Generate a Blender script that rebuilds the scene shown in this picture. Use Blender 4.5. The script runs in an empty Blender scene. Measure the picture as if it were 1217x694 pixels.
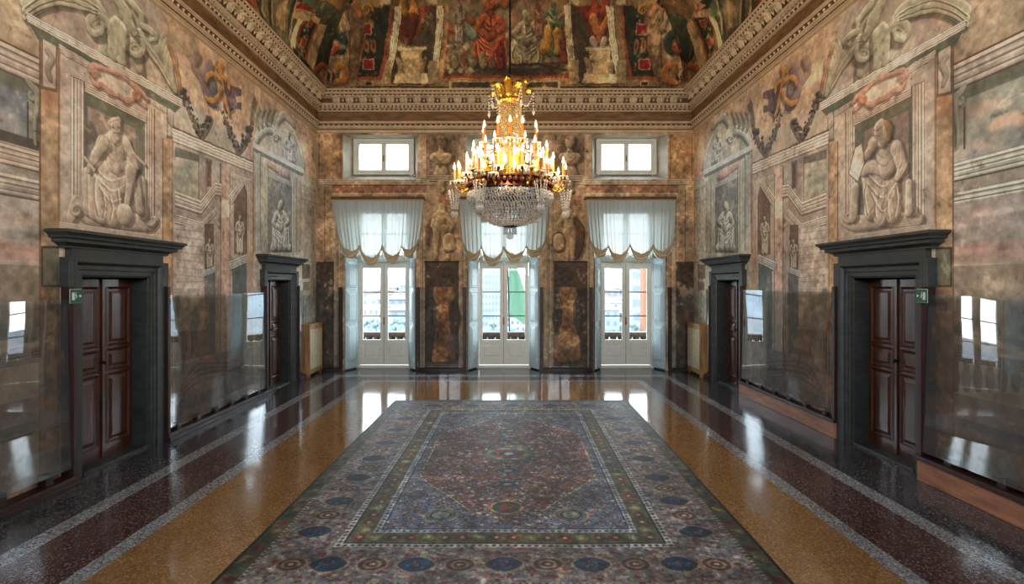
import bpy, bmesh, math, random
import numpy as np
from mathutils import Vector, Matrix
PI = math.pi
random.seed(7)
SC = bpy.context.scene
COL = SC.collection

# ------------------------------------------------------------------ room constants (metres)
F, EYE = 620.0, 2.2                    # focal length in pixels of the 1217 px frame, eye height
VX, VY = 602.0, 338.0                  # vanishing point of the room's long axis
XL, XR, YB, YF = -4.88, 4.80, 13.37, -3.0
ZT = 6.36                              # top of painted walls
def lw(px, py):                        # photo reading -> (Y, Z) on the left wall
    Y = F * -XL / (VX - px); return (Y, EYE + (VY - py) * Y / F)
def bw(px, py):                        # photo reading -> (X, Z) on the back wall
    return ((px - VX) * YB / F, EYE + (VY - py) * YB / F)

# ------------------------------------------------------------------ object helpers
ORG = {}
def tag(o, label=None, cat=None, group=None, kind=None):
    if label: o['label'] = label
    if cat: o['category'] = cat
    if group: o['group'] = group
    if kind: o['kind'] = kind
    return o
def thing(name, label, cat, loc=(0, 0, 0), group=None, kind=None):
    o = bpy.data.objects.new(name, None); COL.objects.link(o)
    o.location = loc; o.empty_display_size = .1
    ORG[o.name] = Vector(loc)
    return tag(o, label, cat, group, kind)

class MB:
    def __init__(s): s.v = []; s.f = []; s.uv = None; s.mi = []
    def add(s, vs, fs, M=None, mi=0):
        b = len(s.v)
        s.v += [tuple(M @ Vector(p)) if M is not None else tuple(p) for p in vs]
        s.f += [tuple(b + i for i in f) for f in fs]; s.mi += [mi] * len(fs)
        return s
    def box(s, x0, x1, y0, y1, z0, z1, M=None, mi=0):
        return s.add([(x0,y0,z0),(x1,y0,z0),(x1,y1,z0),(x0,y1,z0),(x0,y0,z1),(x1,y0,z1),(x1,y1,z1),(x0,y1,z1)],
              [(0,3,2,1),(4,5,6,7),(0,1,5,4),(1,2,6,5),(2,3,7,6),(3,0,4,7)], M, mi)
    def panel(s, x0, x1, z0, z1, y, d=.02, b=.03, M=None, raised=True):
        """bevelled raised (or sunk) rectangular panel on the plane y (y grows out of it)"""
        k = d if raised else -d
        vs = [(x0,y,z0),(x1,y,z0),(x1,y,z1),(x0,y,z1),(x0+b,y+k,z0+b),(x1-b,y+k,z0+b),(x1-b,y+k,z1-b),(x0+b,y+k,z1-b)]
        return s.add(vs, [(0,1,5,4),(1,2,6,5),(2,3,7,6),(3,0,4,7),(4,5,6,7)], M)
    def lathe(s, prof, c=(0,0,0), n=16, M=None, a0=0, a1=2*PI):
        full = abs(a1 - a0 - 2*PI) < 1e-6
        m = n if full else n + 1
        vs = []; fs = []
        for r, z in prof:
            for i in range(m):
                a = a0 + (a1-a0)*i/n
                vs.append((c[0]+r*math.cos(a), c[1]+r*math.sin(a), c[2]+z))
        for j in range(len(prof)-1):
            for i in range(n):
                i2 = (i+1) % m
                fs.append((j*m+i, j*m+i2, (j+1)*m+i2, (j+1)*m+i))
        return s.add(vs, fs, M)
    def tube(s, pts, r, n=6, M=None, cap=True):
        pts = [Vector(p) for p in pts]; rs = r if hasattr(r, '__len__') else [r]*len(pts)
        vs = []; fs = []
        up = Vector((0,0,1))
        for i, p in enumerate(pts):
            d = (pts[min(i+1,len(pts)-1)] - pts[max(i-1,0)])
            d = d.normalized() if d.length > 1e-9 else Vector((0,0,1))
            u = d.cross(up)
            if u.length < 1e-3: u = d.cross(Vector((1,0,0)))
            u.normalize(); w = u.cross(d)
            for k in range(n):
                a = 2*PI*k/n
                vs.append(tuple(p + (u*math.cos(a) + w*math.sin(a))*rs[i]))
        for i in range(len(pts)-1):
            for k in range(n):
                k2 = (k+1) % n
                fs.append((i*n+k, i*n+k2, (i+1)*n+k2, (i+1)*n+k))
        if cap:
            fs.append(tuple(range(n-1,-1,-1))); fs.append(tuple((len(pts)-1)*n+k for k in range(n)))
        return s.add(vs, fs, M)
    def octa(s, c, r, h=None, M=None):
        h = h or r; x, y, z = c
        return s.add([(x+r,y,z),(x,y+r,z),(x-r,y,z),(x,y-r,z),(x,y,z+h),(x,y,z-h)],
              [(0,1,4),(1,2,4),(2,3,4),(3,0,4),(1,0,5),(2,1,5),(3,2,5),(0,3,5)], M)
    def ball(s, c, r, n=8, sq=1.0, M=None):
        prof = [(r*math.sin(PI*i/n), -r*sq*math.cos(PI*i/n)) for i in range(n+1)]
        prof[0] = (1e-4, -r*sq); prof[-1] = (1e-4, r*sq)
        return s.lathe(prof, c, n=max(6,n), M=M)
    def prism(s, poly, y0, y1, M=None):
        """poly in (x,z), extruded from y0 to y1"""
        n = len(poly)
        vs = [(x,y0,z) for x,z in poly] + [(x,y1,z) for x,z in poly]
        fs = [tuple(range(n)), tuple(range(2*n-1,n-1,-1))] + [(i,(i+1)%n,n+(i+1)%n,n+i) for i in range(n)]
        return s.add(vs, fs, M)
    def build(s, name, mats, parent=None, smooth=False, recalc=True, bevel=0, auto=35):
        me = bpy.data.meshes.new(name)
        off = ORG[parent.name] if parent is not None else Vector((0,0,0))
        me.from_pydata([(x-off.x, y-off.y, z-off.z) for x,y,z in s.v], [], s.f)
        if not isinstance(mats, (list, tuple)): mats = [mats]
        for m in mats: me.materials.append(m)
        if len(mats) > 1: me.polygons.foreach_set('material_index', s.mi)
        if s.uv is not None:
            l = me.uv_layers.new(name='UVMap')
            li = np.empty(len(me.loops), dtype=np.int32); me.loops.foreach_get('vertex_index', li)
            uv = np.array(s.uv, dtype=np.float32)[li]
            l.data.foreach_set('uv', uv.ravel())
        if recalc:
            b = bmesh.new(); b.from_mesh(me); bmesh.ops.recalc_face_normals(b, faces=b.faces); b.to_mesh(me); b.free()
        if smooth:
            me.polygons.foreach_set('use_smooth', [True]*len(me.polygons))
            try: me.set_sharp_from_angle(angle=math.radians(auto))
            except Exception: pass
        me.update()
        o = bpy.data.objects.new(name, me); COL.objects.link(o)
        if parent is not None:
            o.parent = parent
        ORG[o.name] = off.copy()
        if bevel:
            m = o.modifiers.new('Bevel', 'BEVEL'); m.width = bevel; m.segments = 2; m.limit_method = 'ANGLE'
        return o
def dup(o, parent=None, loc=None, rotz=None, label=None):
    c = o.copy(); COL.objects.link(c)
    if parent is not None: c.parent = parent
    if loc is not None: c.location = loc
    if rotz is not None: c.rotation_euler = (0, 0, rotz)
    if label: c['label'] = label
    for ch in list(o.children): dup(ch, c)
    return c
# wall frames: local (along, out, up)
ML = Matrix(((0,1,0,XL),(1,0,0,0),(0,0,1,0),(0,0,0,1)))
MR = Matrix(((0,-1,0,XR),(1,0,0,0),(0,0,1,0),(0,0,0,1)))
MBK = Matrix(((1,0,0,0),(0,-1,0,YB),(0,0,1,0),(0,0,0,1)))

# ------------------------------------------------------------------ node materials
def newmat(name):
    m = bpy.data.materials.new(name); m.use_nodes = True
    nt = m.node_tree; nt.nodes.clear()
    out = nt.nodes.new('ShaderNodeOutputMaterial')
    return m, nt, out
def N(nt, t, **k):
    n = nt.nodes.new(t)
    for a, v in k.items():
        if a.startswith('i_'): n.inputs[a[2:].replace('_',' ')].default_value = v
        else: setattr(n, a, v)
    return n
def lin(c):
    return tuple((x/12.92 if x <= .04045 else ((x+.055)/1.055)**2.4) for x in c[:3]) + (1,)
def ramp(nt, stops):
    r = nt.nodes.new('ShaderNodeValToRGB'); e = r.color_ramp.elements
    while len(e) < len(stops): e.new(.5)
    for i, (p, c) in enumerate(stops):
        e[i].position = p; e[i].color = lin(c) if len(c) == 3 else c
    return r
def simple(name, col, rough=.5, metal=0, var=.12, scale=6, bump=.0, bscale=40, spec=.5, stretch=None, coat=0):
    """principled with a little procedural colour variation and bump"""
    m, nt, out = newmat(name)
    b = N(nt, 'ShaderNodeBsdfPrincipled'); nt.links.new(b.outputs[0], out.inputs[0])
    b.inputs['Roughness'].default_value = rough; b.inputs['Metallic'].default_value = metal
    b.inputs['Specular IOR Level'].default_value = spec
    if coat: b.inputs['Coat Weight'].default_value = coat; b.inputs['Coat Roughness'].default_value = .15
    tc = N(nt, 'ShaderNodeTexCoord'); src = tc.outputs['Object']
    if stretch:
        mp = N(nt, 'ShaderNodeMapping'); mp.inputs['Scale'].default_value = stretch
        nt.links.new(src, mp.inputs[0]); src = mp.outputs[0]
    nz = N(nt, 'ShaderNodeTexNoise'); nz.inputs['Scale'].default_value = scale; nz.inputs['Detail'].default_value = 6
    nz.inputs['Roughness'].default_value = .6
    nt.links.new(src, nz.inputs['Vector'])
    c0 = tuple(max(0, x*(1-var)) for x in col); c1 = tuple(min(1, x*(1+var)) for x in col)
    r = ramp(nt, [(.3, c0), (.7, c1)]); nt.links.new(nz.outputs['Fac'], r.inputs[0])
    nt.links.new(r.outputs[0], b.inputs['Base Color'])
    if bump:
        n2 = N(nt, 'ShaderNodeTexNoise'); n2.inputs['Scale'].default_value = bscale; n2.inputs['Detail'].default_value = 4
        nt.links.new(src, n2.inputs['Vector'])
        bp = N(nt, 'ShaderNodeBump'); bp.inputs['Strength'].default_value = bump; bp.inputs['Distance'].default_value = .01
        nt.links.new(n2.outputs['Fac'], bp.inputs['Height']); nt.links.new(bp.outputs[0], b.inputs['Normal'])
    return m
def terrazzo(name, base, chips, scale=95, rough=.1):
    m, nt, out = newmat(name)
    b = N(nt, 'ShaderNodeBsdfPrincipled'); nt.links.new(b.outputs[0], out.inputs[0])
    tc = N(nt, 'ShaderNodeTexCoord')
    v = N(nt, 'ShaderNodeTexVoronoi'); v.inputs['Scale'].default_value = scale
    nt.links.new(tc.outputs['Object'], v.inputs['Vector'])
    sep = N(nt, 'ShaderNodeSeparateColor'); nt.links.new(v.outputs['Color'], sep.inputs[0])
    st = [(0, base)] + [(.35 + .6*i/len(chips), c) for i, c in enumerate(chips)]
    r = ramp(nt, st); r.color_ramp.interpolation = 'CONSTANT'
    nt.links.new(sep.outputs[0], r.inputs[0])
    nz = N(nt, 'ShaderNodeTexNoise'); nz.inputs['Scale'].default_value = .8; nz.inputs['Detail'].default_value = 5
    nt.links.new(tc.outputs['Object'], nz.inputs['Vector'])
    r2 = ramp(nt, [(.3, (.86,.84,.82)), (.7, (1,1,1))]); nt.links.new(nz.outputs['Fac'], r2.inputs[0])
    mx = N(nt, 'ShaderNodeMix', data_type='RGBA', blend_type='MULTIPLY'); mx.inputs[0].default_value = 1
    nt.links.new(r.outputs[0], mx.inputs[6]); nt.links.new(r2.outputs[0], mx.inputs[7])
    nt.links.new(mx.outputs[2], b.inputs['Base Color'])
    n3 = N(nt, 'ShaderNodeTexNoise'); n3.inputs['Scale'].default_value = 2.2; n3.inputs['Detail'].default_value = 3
    nt.links.new(tc.outputs['Object'], n3.inputs['Vector'])
    mr = N(nt, 'ShaderNodeMapRange'); mr.inputs['To Min'].default_value = rough*.75; mr.inputs['To Max'].default_value = rough*1.5
    nt.links.new(n3.outputs['Fac'], mr.inputs[0]); nt.links.new(mr.outputs[0], b.inputs['Roughness'])
    # the slight waviness of a hand-polished floor
    n4 = N(nt, 'ShaderNodeTexNoise'); n4.inputs['Scale'].default_value = 1.6; n4.inputs['Detail'].default_value = 1
    nt.links.new(tc.outputs['Object'], n4.inputs['Vector'])
    bp = N(nt, 'ShaderNodeBump'); bp.inputs['Strength'].default_value = .12; bp.inputs['Distance'].default_value = .02
    nt.links.new(n4.outputs['Fac'], bp.inputs['Height']); nt.links.new(bp.outputs[0], b.inputs['Normal'])
    b.inputs['Specular IOR Level'].default_value = .62
    return m
def painted(name, canvas, rough=.75, bump=.15, spec=.3, var=.1):
    """canvas drawn below by numpy strokes, mapped by UV; node noise adds plaster grain"""
    h, w, _ = canvas.c.shape
    img = bpy.data.images.new(name, w, h, alpha=False, float_buffer=False)
    buf = np.ones((h, w, 4), dtype=np.float32); buf[..., :3] = np.clip(canvas.c, 0, 1)
    img.pixels.foreach_set(buf.ravel()); img.update(); img.pack()
    m, nt, out = newmat(name)
    b = N(nt, 'ShaderNodeBsdfPrincipled'); nt.links.new(b.outputs[0], out.inputs[0])
    b.inputs['Roughness'].default_value = rough; b.inputs['Specular IOR Level'].default_value = spec
    t = N(nt, 'ShaderNodeTexImage'); t.image = img; t.extension = 'EXTEND'
    tc = N(nt, 'ShaderNodeTexCoord')
    nt.links.new(tc.outputs['UV'], t.inputs[0])
    nz = N(nt, 'ShaderNodeTexNoise'); nz.inputs['Scale'].default_value = 14; nz.inputs['Detail'].default_value = 8
    nt.links.new(tc.outputs['Object'], nz.inputs['Vector'])
    r = ramp(nt, [(.25, (1-var,)*3), (.75, (1, 1, 1))]); nt.links.new(nz.outputs['Fac'], r.inputs[0])
    mx = N(nt, 'ShaderNodeMix', data_type='RGBA', blend_type='MULTIPLY'); mx.inputs[0].default_value = 1
    nt.links.new(t.outputs[0], mx.inputs[6]); nt.links.new(r.outputs[0], mx.inputs[7])
    nt.links.new(mx.outputs[2], b.inputs['Base Color'])
    bp = N(nt, 'ShaderNodeBump'); bp.inputs['Strength'].default_value = bump; bp.inputs['Distance'].default_value = .004
    nt.links.new(nz.outputs['Fac'], bp.inputs['Height']); nt.links.new(bp.outputs[0], b.inputs['Normal'])
    return m
def glassy(name, tint=(1,1,1), gain=1.0, rough=0.0, painted_haze=0.0):
    """thin clear pane: transparent plus fresnel mirror"""
    m, nt, out = newmat(name)
    tr = N(nt, 'ShaderNodeBsdfTransparent'); tr.inputs[0].default_value = lin(tint)
    gl = N(nt, 'ShaderNodeBsdfGlossy'); gl.inputs['Roughness'].default_value = rough
    fr = N(nt, 'ShaderNodeFresnel'); fr.inputs[0].default_value = 1.5
    mu = N(nt, 'ShaderNodeMath', operation='MULTIPLY', use_clamp=True); mu.inputs[1].default_value = gain
    nt.links.new(fr.outputs[0], mu.inputs[0])
    mx = N(nt, 'ShaderNodeMixShader')
    nt.links.new(mu.outputs[0], mx.inputs[0]); nt.links.new(tr.outputs[0], mx.inputs[1]); nt.links.new(gl.outputs[0], mx.inputs[2])
    if painted_haze:  # pale diffuse share paints the reflected haze seen on the sheets
        df = N(nt, 'ShaderNodeBsdfDiffuse'); df.inputs[0].default_value = (.8,.84,.86,1); m3 = N(nt, 'ShaderNodeMixShader'); m3.inputs[0].default_value = painted_haze
        nt.links.new(mx.outputs[0], m3.inputs[1]); nt.links.new(df.outputs[0], m3.inputs[2]); nt.links.new(m3.outputs[0], out.inputs[0])
    else: nt.links.new(mx.outputs[0], out.inputs[0])
    return m
def cloth(name, col, transp=.3, transl=.5):
    m, nt, out = newmat(name)
    d = N(nt, 'ShaderNodeBsdfDiffuse'); d.inputs[0].default_value = lin(col)
    t = N(nt, 'ShaderNodeBsdfTranslucent'); t.inputs[0].default_value = lin(col)
    tr = N(nt, 'ShaderNodeBsdfTransparent')
    m1 = N(nt, 'ShaderNodeMixShader'); m1.inputs[0].default_value = transl
    m2 = N(nt, 'ShaderNodeMixShader'); m2.inputs[0].default_value = transp
    tc = N(nt, 'ShaderNodeTexCoord'); nz = N(nt, 'ShaderNodeTexNoise')
    mp = N(nt, 'ShaderNodeMapping'); mp.inputs['Scale'].default_value = (60, 60, 3)
    nt.links.new(tc.outputs['Object'], mp.inputs[0]); nt.links.new(mp.outputs[0], nz.inputs['Vector']); nz.inputs['Scale'].default_value = 1
    mr = N(nt, 'ShaderNodeMapRange'); mr.inputs['To Min'].default_value = transp*.6; mr.inputs['To Max'].default_value = transp*1.4
    nt.links.new(nz.outputs['Fac'], mr.inputs[0]); nt.links.new(mr.outputs[0], m2.inputs[0])
    nt.links.new(d.outputs[0], m1.inputs[1]); nt.links.new(t.outputs[0], m1.inputs[2])
    nt.links.new(m1.outputs[0], m2.inputs[1]); nt.links.new(tr.outputs[0], m2.inputs[2])
    nt.links.new(m2.outputs[0], out.inputs[0])
    return m
def emit(name, col, strength):
    m, nt, out = newmat(name)
    e = N(nt, 'ShaderNodeEmission'); e.inputs[0].default_value = lin(col); e.inputs[1].default_value = strength
    nt.links.new(e.outputs[0], out.inputs[0])
    m.cycles.emission_sampling = 'NONE'
    return m

# ------------------------------------------------------------------ numpy painting (frescoes, rug)
RNG = np.random.RandomState(11)
def noise2(h, w, cell, octv=4, seed=0, gain=.55):
    r = np.random.RandomState(seed); out = np.zeros((h, w), np.float32); amp = 1; tot = 0
    for o in range(octv):
        c = max(cell/2**o, 1.5); gh, gw = int(h/c)+3, int(w/c)+3
        g = r.rand(gh, gw).astype(np.float32)
        y = np.arange(h)/c; x = np.arange(w)/c
        yi = y.astype(int); xi = x.astype(int); fy = y-yi; fx = x-xi
        fy = (fy*fy*(3-2*fy))[:, None]; fx = (fx*fx*(3-2*fx))[None, :]
        a = g[np.ix_(yi, xi)]; b = g[np.ix_(yi, xi+1)]; c2 = g[np.ix_(yi+1, xi)]; d = g[np.ix_(yi+1, xi+1)]
        out += amp*((a*(1-fx)+b*fx)*(1-fy) + (c2*(1-fx)+d*fx)*fy)
        tot += amp; amp *= gain
    out /= tot
    return (out-out.mean())/(out.std()+1e-6)
def crom(pts, n=8):
    P = [pts[0]] + list(pts) + [pts[-1]]; out = []
    for i in range(1, len(P)-2):
        p0, p1, p2, p3 = [np.array(q, float) for q in P[i-1:i+3]]
        for k in range(n):
            t = k/n
            out.append(tuple(.5*((2*p1)+(-p0+p2)*t+(2*p0-5*p1+4*p2-p3)*t*t+(-p0+3*p1-3*p2+p3)*t**3)))
    out.append(tuple(np.array(pts[-1], float)))
    return out
class Canvas:
    def __init__(s, a0, a1, z0, z1, ppm, base, seed=1, conv=None):
        s.a0, s.a1, s.z0, s.z1, s.ppm = a0, a1, z0, z1, ppm
        s.W = int((a1-a0)*ppm); s.H = int((z1-z0)*ppm)
        s.c = np.empty((s.H, s.W, 3), np.float32); s.c[:] = base
        s.n1 = noise2(s.H, s.W, 60, 5, seed); s.n2 = noise2(s.H, s.W, 12, 3, seed+1); s.n3 = noise2(s.H, s.W, 190, 4, seed+2)
        s.conv = conv or (lambda x, y: (x, y))
    def uv(s, a, z): return ((a-s.a0)/(s.a1-s.a0), (z-s.z0)/(s.z1-s.z0))
    def P(s, pts): return [s.conv(*p) for p in pts]
    def reg(s, pts, pad=.02):
        xs = [p[0] for p in pts]; zs = [p[1] for p in pts]
        i0 = max(0, int((min(zs)-pad-s.z0)*s.ppm)); i1 = min(s.H, int((max(zs)+pad-s.z0)*s.ppm)+2)
        j0 = max(0, int((min(xs)-pad-s.a0)*s.ppm)); j1 = min(s.W, int((max(xs)+pad-s.a0)*s.ppm)+2)
        if i1 <= i0 or j1 <= j0: return None
        A = s.a0+(np.arange(j0, j1)+.5)/s.ppm; Z = s.z0+(np.arange(i0, i1)+.5)/s.ppm
        A, Z = np.meshgrid(A, Z)
        return slice(i0, i1), slice(j0, j1), A, Z
    def put(s, si, sj, m, col, tex=0):
        col = np.asarray(col, np.float32)
        if tex:
            t = (1+.55*tex*(.6*s.n1[si, sj]+.4*s.n2[si, sj]))[..., None]; col = col*t
        m = m[..., None]
        s.c[si, sj] = s.c[si, sj]*(1-m) + col*m
    @staticmethod
    def pmask(A, Z, P, soft):
        ins = np.zeros(A.shape, bool); d2 = np.full(A.shape, 1e9)
        n = len(P)
        for i in range(n):
            x0, y0 = P[i]; x1, y1 = P[(i+1) % n]
            if y0 != y1:
                cond = ((y0 > Z) != (y1 > Z)) & (A < (x1-x0)*(Z-y0)/(y1-y0)+x0)
                ins ^= cond
            dx, dy = x1-x0, y1-y0; L = dx*dx+dy*dy+1e-12
            t = np.clip(((A-x0)*dx+(Z-y0)*dy)/L, 0, 1)
            d2 = np.minimum(d2, (A-x0-t*dx)**2+(Z-y0-t*dy)**2)
        d = np.sqrt(d2); d = np.where(ins, d, -d)
        return np.clip(.5+d/soft*.5, 0, 1)
    def poly(s, pts, col, alpha=1, soft=None, tex=.06, raw=False):
        P = pts if raw else s.P(pts); soft = soft or .7/s.ppm
        r = s.reg(P, soft*2)
        if r is None: return
        si, sj, A, Z = r
        s.put(si, sj, s.pmask(A, Z, P, soft)*alpha, col, tex)
    def rect(s, x0, y0, x1, y1, col, **k): s.poly([(x0,y0),(x1,y0),(x1,y1),(x0,y1)], col, **k)
    def line(s, pts, wd, col, alpha=1, soft=None, raw=False, tex=.05, jit=0):
        P = pts if raw else s.P(pts); soft = soft or 1.0/s.ppm
        r = s.reg(P, wd+soft)
        if r is None: return
        si, sj, A, Z = r; d2 = np.full(A.shape, 1e9)
        for (x0, y0), (x1, y1) in zip(P[:-1], P[1:]):
            dx, dy = x1-x0, y1-y0; L = dx*dx+dy*dy+1e-12
            t = np.clip(((A-x0)*dx+(Z-y0)*dy)/L, 0, 1)
            d2 = np.minimum(d2, (A-x0-t*dx)**2+(Z-y0-t*dy)**2)
        d = np.sqrt(d2)
        if jit: d = d*(1+jit*s.n2[si, sj])
        s.put(si, sj, np.clip(.5+(wd/2-d)/soft, 0, 1)*alpha, col, tex)
    def ell(s, x, y, rx, ry, col, alpha=1, soft=.15, tex=.06, raw=False, rot=0):
        """radii in the same units as the reading; soft is a fraction of the radius"""
        if raw: (cx, cz), ax, az = (x, y), rx, ry
        else:
            cx, cz = s.conv(x, y); p = s.conv(x+rx, y); q = s.conv(x-rx, y); u = s.conv(x, y-ry)
            ax = abs(p[0]-q[0])/2; az = abs(u[1]-cz)
        m_ = max(ax, az)
        r = s.reg([(cx-m_, cz-m_), (cx+m_, cz+m_)], m_*.3)
        if r is None: return
        si, sj, A, Z = r
        dx, dz = A-cx, Z-cz
        if rot: c_, s_ = math.cos(rot), math.sin(rot); dx, dz = dx*c_+dz*s_, -dx*s_+dz*c_
        d = np.sqrt((dx/ax)**2+(dz/az)**2)
        s.put(si, sj, np.clip((1-d)/soft+.5, 0, 1)*alpha, col, tex)
    def mould(s, p0, p1, q0, q1, prof, alpha=1, tex=.05):
        """painted moulding between the line p0-p1 and the line q0-q1"""
        P0, P1, Q0, Q1 = s.P([p0, p1, q0, q1])
        r = s.reg([P0, P1, Q0, Q1])
        if r is None: return
        si, sj, A, Z = r
        def dist(a, b):
            dx, dy = b[0]-a[0], b[1]-a[1]; L = math.hypot(dx, dy)+1e-9
            return np.abs((A-a[0])*dy-(Z-a[1])*dx)/L
        d0 = dist(P0, P1); d1 = dist(Q0, Q1); t = d0/(d0+d1+1e-9)
        ts = [x[0] for x in prof]; col = np.stack([np.interp(t, ts, [x[1][k] for x in prof]) for k in range(3)], -1)
        m = s.pmask(A, Z, [P0, P1, Q1, Q0], .7/s.ppm)*alpha
        s.put(si, sj, m, col, tex)
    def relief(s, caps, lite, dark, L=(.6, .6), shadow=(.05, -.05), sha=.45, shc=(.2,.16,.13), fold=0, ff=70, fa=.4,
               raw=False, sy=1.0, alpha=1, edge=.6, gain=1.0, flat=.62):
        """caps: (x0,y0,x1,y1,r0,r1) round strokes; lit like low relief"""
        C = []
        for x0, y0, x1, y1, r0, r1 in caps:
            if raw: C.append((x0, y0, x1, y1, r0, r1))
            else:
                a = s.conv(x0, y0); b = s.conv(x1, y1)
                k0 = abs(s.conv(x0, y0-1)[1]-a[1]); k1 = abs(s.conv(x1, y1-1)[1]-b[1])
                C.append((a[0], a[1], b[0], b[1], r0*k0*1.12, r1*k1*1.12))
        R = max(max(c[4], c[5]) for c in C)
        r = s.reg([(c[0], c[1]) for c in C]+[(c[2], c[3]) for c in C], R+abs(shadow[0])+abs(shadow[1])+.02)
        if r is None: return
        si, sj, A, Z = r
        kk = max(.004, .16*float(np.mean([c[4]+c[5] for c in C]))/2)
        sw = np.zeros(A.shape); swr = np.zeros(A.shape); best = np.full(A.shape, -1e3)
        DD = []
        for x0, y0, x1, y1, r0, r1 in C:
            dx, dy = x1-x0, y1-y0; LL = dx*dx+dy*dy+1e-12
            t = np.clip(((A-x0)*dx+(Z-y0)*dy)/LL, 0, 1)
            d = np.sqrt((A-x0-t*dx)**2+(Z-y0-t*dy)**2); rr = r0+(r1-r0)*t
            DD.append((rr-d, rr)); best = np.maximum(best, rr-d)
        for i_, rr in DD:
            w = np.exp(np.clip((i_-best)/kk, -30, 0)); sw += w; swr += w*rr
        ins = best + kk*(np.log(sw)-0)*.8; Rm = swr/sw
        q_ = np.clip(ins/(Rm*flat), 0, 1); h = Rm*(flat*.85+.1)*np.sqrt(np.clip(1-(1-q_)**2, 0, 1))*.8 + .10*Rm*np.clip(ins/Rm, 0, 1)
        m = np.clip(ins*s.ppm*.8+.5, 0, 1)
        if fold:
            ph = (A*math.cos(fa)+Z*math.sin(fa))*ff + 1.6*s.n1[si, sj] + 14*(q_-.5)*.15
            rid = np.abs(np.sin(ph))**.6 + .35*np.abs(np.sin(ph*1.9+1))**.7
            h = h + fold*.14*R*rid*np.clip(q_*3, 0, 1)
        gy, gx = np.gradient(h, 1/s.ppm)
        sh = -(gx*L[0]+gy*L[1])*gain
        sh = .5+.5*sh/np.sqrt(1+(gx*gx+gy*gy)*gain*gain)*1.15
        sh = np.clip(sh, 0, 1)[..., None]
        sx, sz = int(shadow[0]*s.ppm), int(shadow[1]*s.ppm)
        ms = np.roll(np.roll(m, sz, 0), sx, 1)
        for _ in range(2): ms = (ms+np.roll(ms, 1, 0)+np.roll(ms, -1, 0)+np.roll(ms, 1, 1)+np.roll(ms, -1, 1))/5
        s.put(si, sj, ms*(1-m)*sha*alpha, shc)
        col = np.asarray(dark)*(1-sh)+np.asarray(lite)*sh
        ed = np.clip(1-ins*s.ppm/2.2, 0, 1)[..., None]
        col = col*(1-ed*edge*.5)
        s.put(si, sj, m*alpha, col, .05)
    def volute(s, x, y, R, turns=1.6, d=1, a0=0, r0=.32, **k):
        """spiral scroll; R and radii in reading units"""
        caps = []; n = int(26*turns); prev = None
        for i in range(n+1):
            t = i/n; a = a0+d*t*turns*2*PI; rr = R*(1-t)**.9*.82+R*.06
            p = (x+rr*math.cos(a), y-rr*math.sin(a)); w = R*r0*(1-.62*t)
            if prev: caps.append((prev[0], prev[1], p[0], p[1], prev[2], w))
            prev = (*p, w)
        s.relief(caps, **k)
    def strokes(s, pts, ws, **k):
        pts = crom(pts, 6); n = len(pts)
        w = np.interp(np.linspace(0, 1, n), np.linspace(0, 1, len(ws)), ws)
        s.relief([(pts[i][0], pts[i][1], pts[i+1][0], pts[i+1][1], w[i], w[i+1]) for i in range(n-1)], **k)
    def mottle(s, amt=.07, tint=((1.0,.98,.93),(.97,1.0,1.02)), fine=.03):
        n = s.n3[..., None]; t = np.clip(.5+.35*s.n3, 0, 1)[..., None]
        tn = np.asarray(tint[0])*t+np.asarray(tint[1])*(1-t)
        s.c *= (1+amt*s.n1[..., None])*tn*(1+fine*s.n2[..., None])
    def warp(s, amp, cell, box=None, seed=5):
        """brushy hand-painted wobble: displace the picture by smooth noise (metres)"""
        i0, i1, j0, j1 = 0, s.H, 0, s.W
        if box:
            x0, z0, x1, z1 = box
            i0 = max(0, int((z0-s.z0)*s.ppm)); i1 = min(s.H, int((z1-s.z0)*s.ppm)); j0 = max(0, int((x0-s.a0)*s.ppm)); j1 = min(s.W, int((x1-s.a0)*s.ppm))
        h, w = i1-i0, j1-j0
        if h < 4 or w < 4: return
        dy = noise2(h, w, cell*s.ppm, 3, seed)*amp*s.ppm*.5; dx = noise2(h, w, cell*s.ppm, 3, seed+1)*amp*s.ppm*.5
        I, J = np.mgrid[0:h, 0:w].astype(np.float32)
        ed = np.minimum(np.minimum(I, h-1-I)/(.1*h+1), np.minimum(J, w-1-J)/(.1*w+1)); ed = np.clip(ed, 0, 1)
        y = np.clip(I+dy*ed, 0, h-1.01); x = np.clip(J+dx*ed, 0, w-1.01)
        yi, xi = y.astype(int), x.astype(int); fy, fx = (y-yi)[..., None], (x-xi)[..., None]
        a = s.c[i0:i1, j0:j1]
        s.c[i0:i1, j0:j1] = (a[yi, xi]*(1-fx)+a[yi, xi+1]*fx)*(1-fy)+(a[yi+1, xi]*(1-fx)+a[yi+1, xi+1]*fx)*fy
    def wear(s, col, thr=1.25, alpha=.4):
        m = np.clip((s.n2*.6+s.n1*.8-thr)*2.5, 0, 1)[..., None]*alpha
        s.c = s.c*(1-m)+np.asarray(col, np.float32)*m
        m = np.clip((-s.n2*.7-s.n1*.6-thr)*2.5, 0, 1)[..., None]*alpha*.7
        s.c = s.c*(1-m)+np.asarray(col, np.float32)*.45*m
    def grade(s, desat=.2, gain=1.0, lift=0.0):
        g = s.c.mean(2, keepdims=True); s.c = ((s.c*(1-desat)+g*desat)*gain+lift).astype(np.float32)
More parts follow.
